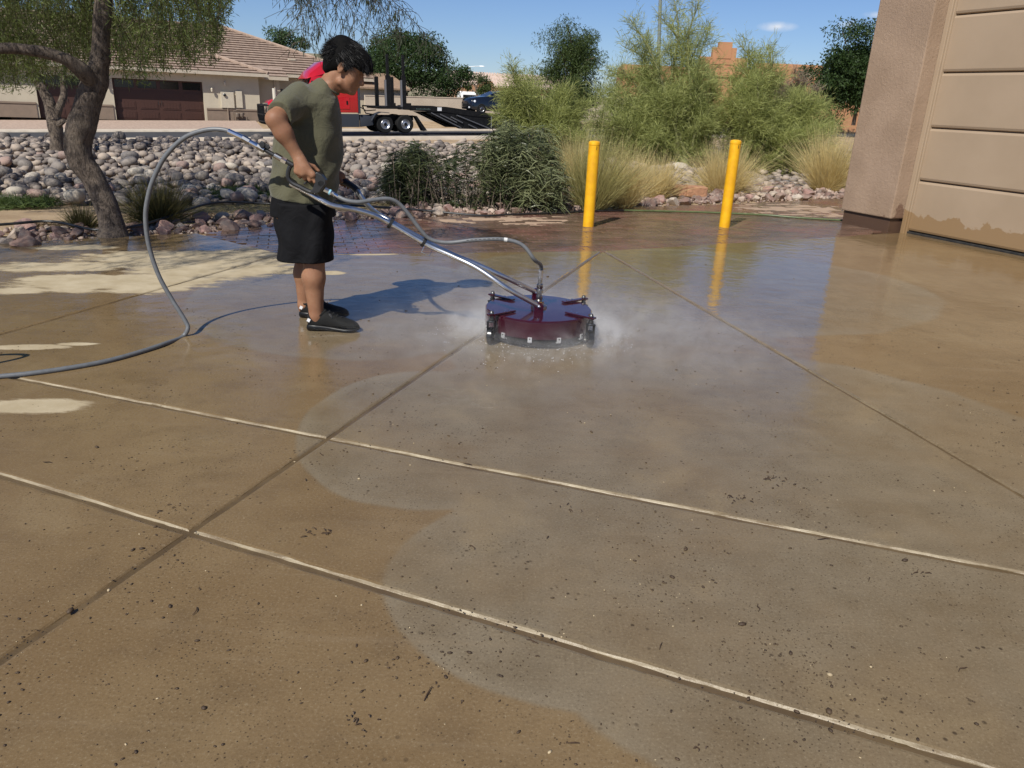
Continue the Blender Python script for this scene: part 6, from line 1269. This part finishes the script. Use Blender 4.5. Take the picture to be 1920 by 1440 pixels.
# hem: higher at the front, as on the far side of the belly; cut with a slanted plane
h0, h1 = D(506, 363, YM), D(628, 383, YM)
nrm = np.array([-(h1[2] - h0[2]), 0, h1[0] - h0[0]]); nrm /= np.linalg.norm(nrm)
Sh.op((-1.75, 4.16, .6), (-.82, 4.98, 1.0), lambda X, Y, Z: (X - h0[0]) * nrm[0] + (Z - h0[2]) * nrm[2] - .0, .004, 's')
def sleeve(Fd, a, b, r1, r2, over):
    a, b = np.array(a), np.array(b); d = b - a; L_ = np.linalg.norm(d); d /= L_
    def fn(X, Y, Z):
        px, py, pz = X - a[0], Y - a[1], Z - a[2]; tt = px * d[0] + py * d[1] + pz * d[2]; f = np.clip(tt / L_, 0, 1.2)
        q = np.sqrt(np.maximum((px - tt.clip(0) * d[0]) ** 2 + (py - tt.clip(0) * d[1]) ** 2 + (pz - tt.clip(0) * d[2]) ** 2, 0)) - (r1 + f * (r2 - r1)) + wob(X, Y, Z) * .8
        return np.maximum(q, tt - L_ * over)
    r = max(r1, r2) + .02; Fd.op(np.minimum(a, b) - r, np.maximum(a, b) + r, fn, .035)
sleeve(Sh, shn + np.array([.015, .02, .01]), eln + np.array([0, .01, .01]), .084, .075, .86); sleeve(Sh, shf, elf, .084, .075, .62)
# neck opening and a pulled fold across the belly
Sh.cone(nk0 + (nk1 - nk0) * .35, nk1 + (nk1 - nk0) * .6, .061, .075, .012, 's')
Sh.build('t_shirt', OLIVE, man, 1); del Sh
col_pts = []
dn = (nk1 - nk0) / np.linalg.norm(nk1 - nk0); e1 = np.array([0, 1, 0.]); e2 = np.cross(dn, e1); cN = nk0 + (nk1 - nk0) * .42
for k in range(25): a = 2 * math.pi * k / 24; col_pts.append(cN + (e1 * math.cos(a) + e2 * math.sin(a)) * .064)
m = MB(); m.tube(col_pts, .0062, 6, caps=False); m.build('collar', OLIVE, man, smooth=True)
Un = Field((-1.6, 4.3, .55), (-.9, 4.92, .95), .0062); rows = []
for (y, xl, xr, hw) in ((404, 508, 632, .187), (385, 507, 631, .186), (350, 509, 629, .183), (335, 512, 627, .18)):
    a, b = D(xl + 3, y, YM), D(xr - 4, y, YM); rows.append(((a[2] + b[2]) / 2, (a[0] + b[0]) / 2, YM, (b[0] - a[0]) / 2, hw * .97))
Un.slices(rows, .02, lambda X, Y, Z: wob(X, Y, Z) * .7, 2.2); Un.build('undershirt', BLKC, man, 1); del Un
Sr = Field((-1.58, 4.28, .34), (-.95, 4.95, .9), .0058)
for (Y, dx) in ((YM - .105, 2), (YM + .095, -3)):
    rows = []
    for (y, xl, xr, hw) in ((487, 524, 623, .130), (455, 522, 623, .124), (420, 519, 624, .116), (380, 517, 624, .105)):
        a, b = D(xl + dx + 2, y, Y), D(xr + dx - 3, y, Y); rows.append(((a[2] + b[2]) / 2, (a[0] + b[0]) / 2, Y, (b[0] - a[0]) / 2, hw))
    Sr.slices(rows, .02 if Y > YM else .0, wob, 2.5)
Sr.build('shorts', BLKC, man, 1); del Sr
# ---- hair: a cap of short hair with a heavy fringe
HAIR = mat('black_hair', (.004, .004, .0045), (.009, .008, .008), 60, .5, spec=.22)
HF = Field(HD - .22, HD + .24, .0062)
HF.ell(hp_(-.022, 0, .052), (.108, .087, .098), RH, .02); HF.ell(hp_(-.07, 0, .0), (.058, .074, .07), RH, .025); HF.ell(hp_(.045, 0, .075), (.078, .078, .058), RH, .025); HF.ell(hp_(.088, 0, .052), (.036, .068, .040), RH, .02); HF.ell(hp_(-.06, 0, .115), (.05, .06, .035), RH, .03)
HF.cone(hp_(-.085, -.03, -.045), hp_(-.085, .03, -.045), .022, .022, .02)
for s_ in (-1, 1): HF.cone(hp_(.022, s_ * .074, .03), hp_(.020, s_ * .073, -.012), .012, .007, .012)
HF.ell(hp_(.072, 0, -.055), (.075, .095, .088), RH, .012, 's')
for s_ in (-1, 1): HF.ell(hp_(-.008, s_ * .088, -.006), (.024, .02, .036), RH, .008, 's')
hair = HF.build('hair', mat('black_hair_base', (.003, .003, .003), (.006, .0055, .005), 60, .85, spec=.1), man, 1); del HF
n = 9000; u = unit(n * 2); u = u[(u[:, 2] > -.35)][:n]; n = len(u)
base = HD + (u * np.array([.106, .085, .098]) + np.array([-.022, 0, .05])) @ RH.T
keep = ~((u[:, 0] > .55) & (u[:, 2] < -.05)); base, u = base[keep], u[keep]; n = len(u)
flow = np.where((u[:, 0] > -.35)[:, None], np.array([.9, 0, -.25]), np.array([-.75, 0, -.35])) + u * np.array([.35, .4, .55]) + RNG.normal(size=(n, 3)) * .15; flow = flow @ RH.T; flow /= np.linalg.norm(flow, axis=1, keepdims=True)
V, Fq = ribbons(base - flow * .01, flow, RNG.uniform(.02, .05, n), RNG.uniform(.0012, .003, n), RNG.uniform(.2, .6, n), 3)
npmesh('hair_locks', V, Fq, HAIR, man)
n = 1100; rows = RNG.uniform(-1, 1, n); b0 = np.array([hp_(.095 + RNG.normal() * .012, r * .065, .078 + RNG.normal() * .012) for r in rows]); fl = np.array([fw * .55 - uv * (1.0) + lf * r * .1 + RNG.normal(size=3) * .12 for r in rows]); fl /= np.linalg.norm(fl, axis=1, keepdims=True); V, Fq = ribbons(b0, fl, RNG.uniform(.03, .062, n), RNG.uniform(.0015, .0035, n), RNG.uniform(-.1, .15, n), 3); npmesh('fringe', V, Fq, HAIR, man)
n = 260; b0 = np.array([hp_(-.1 + RNG.normal() * .012, RNG.normal() * .03, .085 + RNG.normal() * .018) for _ in range(n)]); fl = np.array([-fw * 1.0 + uv * RNG.uniform(-.1, .5) + RNG.normal(size=3) * .18 for _ in range(n)]); fl /= np.linalg.norm(fl, axis=1, keepdims=True); V, Fq = ribbons(b0, fl, RNG.uniform(.02, .045, n), RNG.uniform(.002, .004, n), RNG.uniform(0, .2, n), 3); npmesh('crown_tuft', V, Fq, HAIR, man)
EYE = mat('eye_dark', (.02, .012, .008), rough=.1)
for s_ in (-1, 1):
    m = MB(); m.lathe(hp_(.0855, s_ * .031, .006), [(.0005, -.006), (.006, -.003), (.006, .003), (.0005, .006)], 10); m.build('eye', EYE, man, smooth=True)
    nb_ = 40; b0 = np.array([hp_(.093 - .012 * abs(f), s_ * (.014 + .034 * f), .030) for f in RNG.random(nb_)]); dv = np.array([lf * s_ * .010 + uv * .003 + RNG.normal(size=3) * .001 for _ in range(nb_)]); V, Fq = strokes(b0, dv, np.full(nb_, .002)); npmesh('eyebrow', V, Fq, HAIR, man)
# ---- shoes
KNIT = mat('shoe_knit', (.010, .010, .0095), (.015, .015, .014), 160, .85, bump=.5, bscale=260, bdist=.002, spec=.2); SOLE = mat('shoe_sole', (.006, .006, .006), (.010, .010, .010), 30, .38, spec=.3)
def shoe(hx, hy, ang_, L_, side):
    o = empty('shoe', (hx, hy, 0), ang_); o.parent = man; o.matrix_parent_inverse = parent_world(man).inverted()
    def ring(x, w, z0_, z1_, pw=2.6, n=20, yo=0):
        R = []
        for k in range(n): a = 2 * math.pi * k / n; c_, s_ = math.cos(a), math.sin(a); R.append((x, yo + w * np.sign(c_) * abs(c_) ** (2 / pw), (z0_ + z1_) / 2 + (z1_ - z0_) / 2 * np.sign(s_) * abs(s_) ** (2 / pw)))
        return R
    yo = lambda f: .012 * math.sin(f * 3.0) * side
    m = MB(); m.loft([ring(f * L_, w * 1.14, zb, zt * 1.12, 3.2, 24, yo(f)) for f, w, zb, zt in ((-.015, .012, .012, .022), (.0, .027, .004, .034), (.05, .036, .001, .042), (.2, .040, .000, .040), (.4, .038, .003, .032), (.55, .043, .003, .026), (.72, .050, .000, .023), (.86, .046, .003, .024), (.96, .030, .011, .027), (1.0, .012, .017, .026))]); m.build('sole', SOLE, o, local=True, smooth=True)
    m = MB(); m.loft([ring(f * L_, w * 1.24, .02, zt * 1.16, 2.6, 24, yo(f)) for f, w, zt in ((.012, .018, .085), (.03, .030, .098), (.10, .035, .090), (.2, .037, .084), (.3, .038, .098), (.36, .039, .104), (.45, .040, .092), (.58, .043, .076), (.72, .046, .063), (.85, .042, .053), (.94, .030, .042), (.985, .012, .032))]); m.build('upper', KNIT, o, local=True, smooth=True)
    m = MB(); cpts = []
    for k in range(17): a = 2 * math.pi * k / 16; cpts.append(((.185 + .165 * math.cos(a)) * L_, .041 * math.sin(a) + yo(.2), .106 + .014 * math.cos(a * 2) + .004 * math.cos(a)))
    m.tube(cpts, .007, 6, caps=False); m.build('ankle_collar', KNIT, o, local=True, smooth=True)
    m = MB()
    for k in range(4): f = .40 + k * .075; zt = .122 - k * .012; m.tube(spline([(f * L_, -.028 + yo(f), zt - .012), (f * L_ + .008, yo(f), zt + .002), (f * L_, .028 + yo(f), zt - .012)], 3), .0024, 5)
    for s_ in (-1, 1): m.tube(spline([(.4 * L_, s_ * .004, .112), (.44 * L_, s_ * .03, .108), (.5 * L_, s_ * .038, .088), (.47 * L_, s_ * .02, .1), (.41 * L_, s_ * .003, .11)], 4), .0022, 5)
    m.build('laces', BPL, o, local=True)
    m = MB(); m.cbox((.055 * L_, -.046 + yo(.05), .072), (.018, .003, .02), Matrix.Rotation(.5, 3, 'Y')); m.build('heel_tag', WHT, o, local=True); return o
a, b = G(575, 621), G(671, 619); shoe(float(a[0]), YN + .0, .02, float(np.linalg.norm(b - a)) + .01, 1)
a = G(559, 597); shoe(float(a[0]), YF + .0, .12, .31, -1)
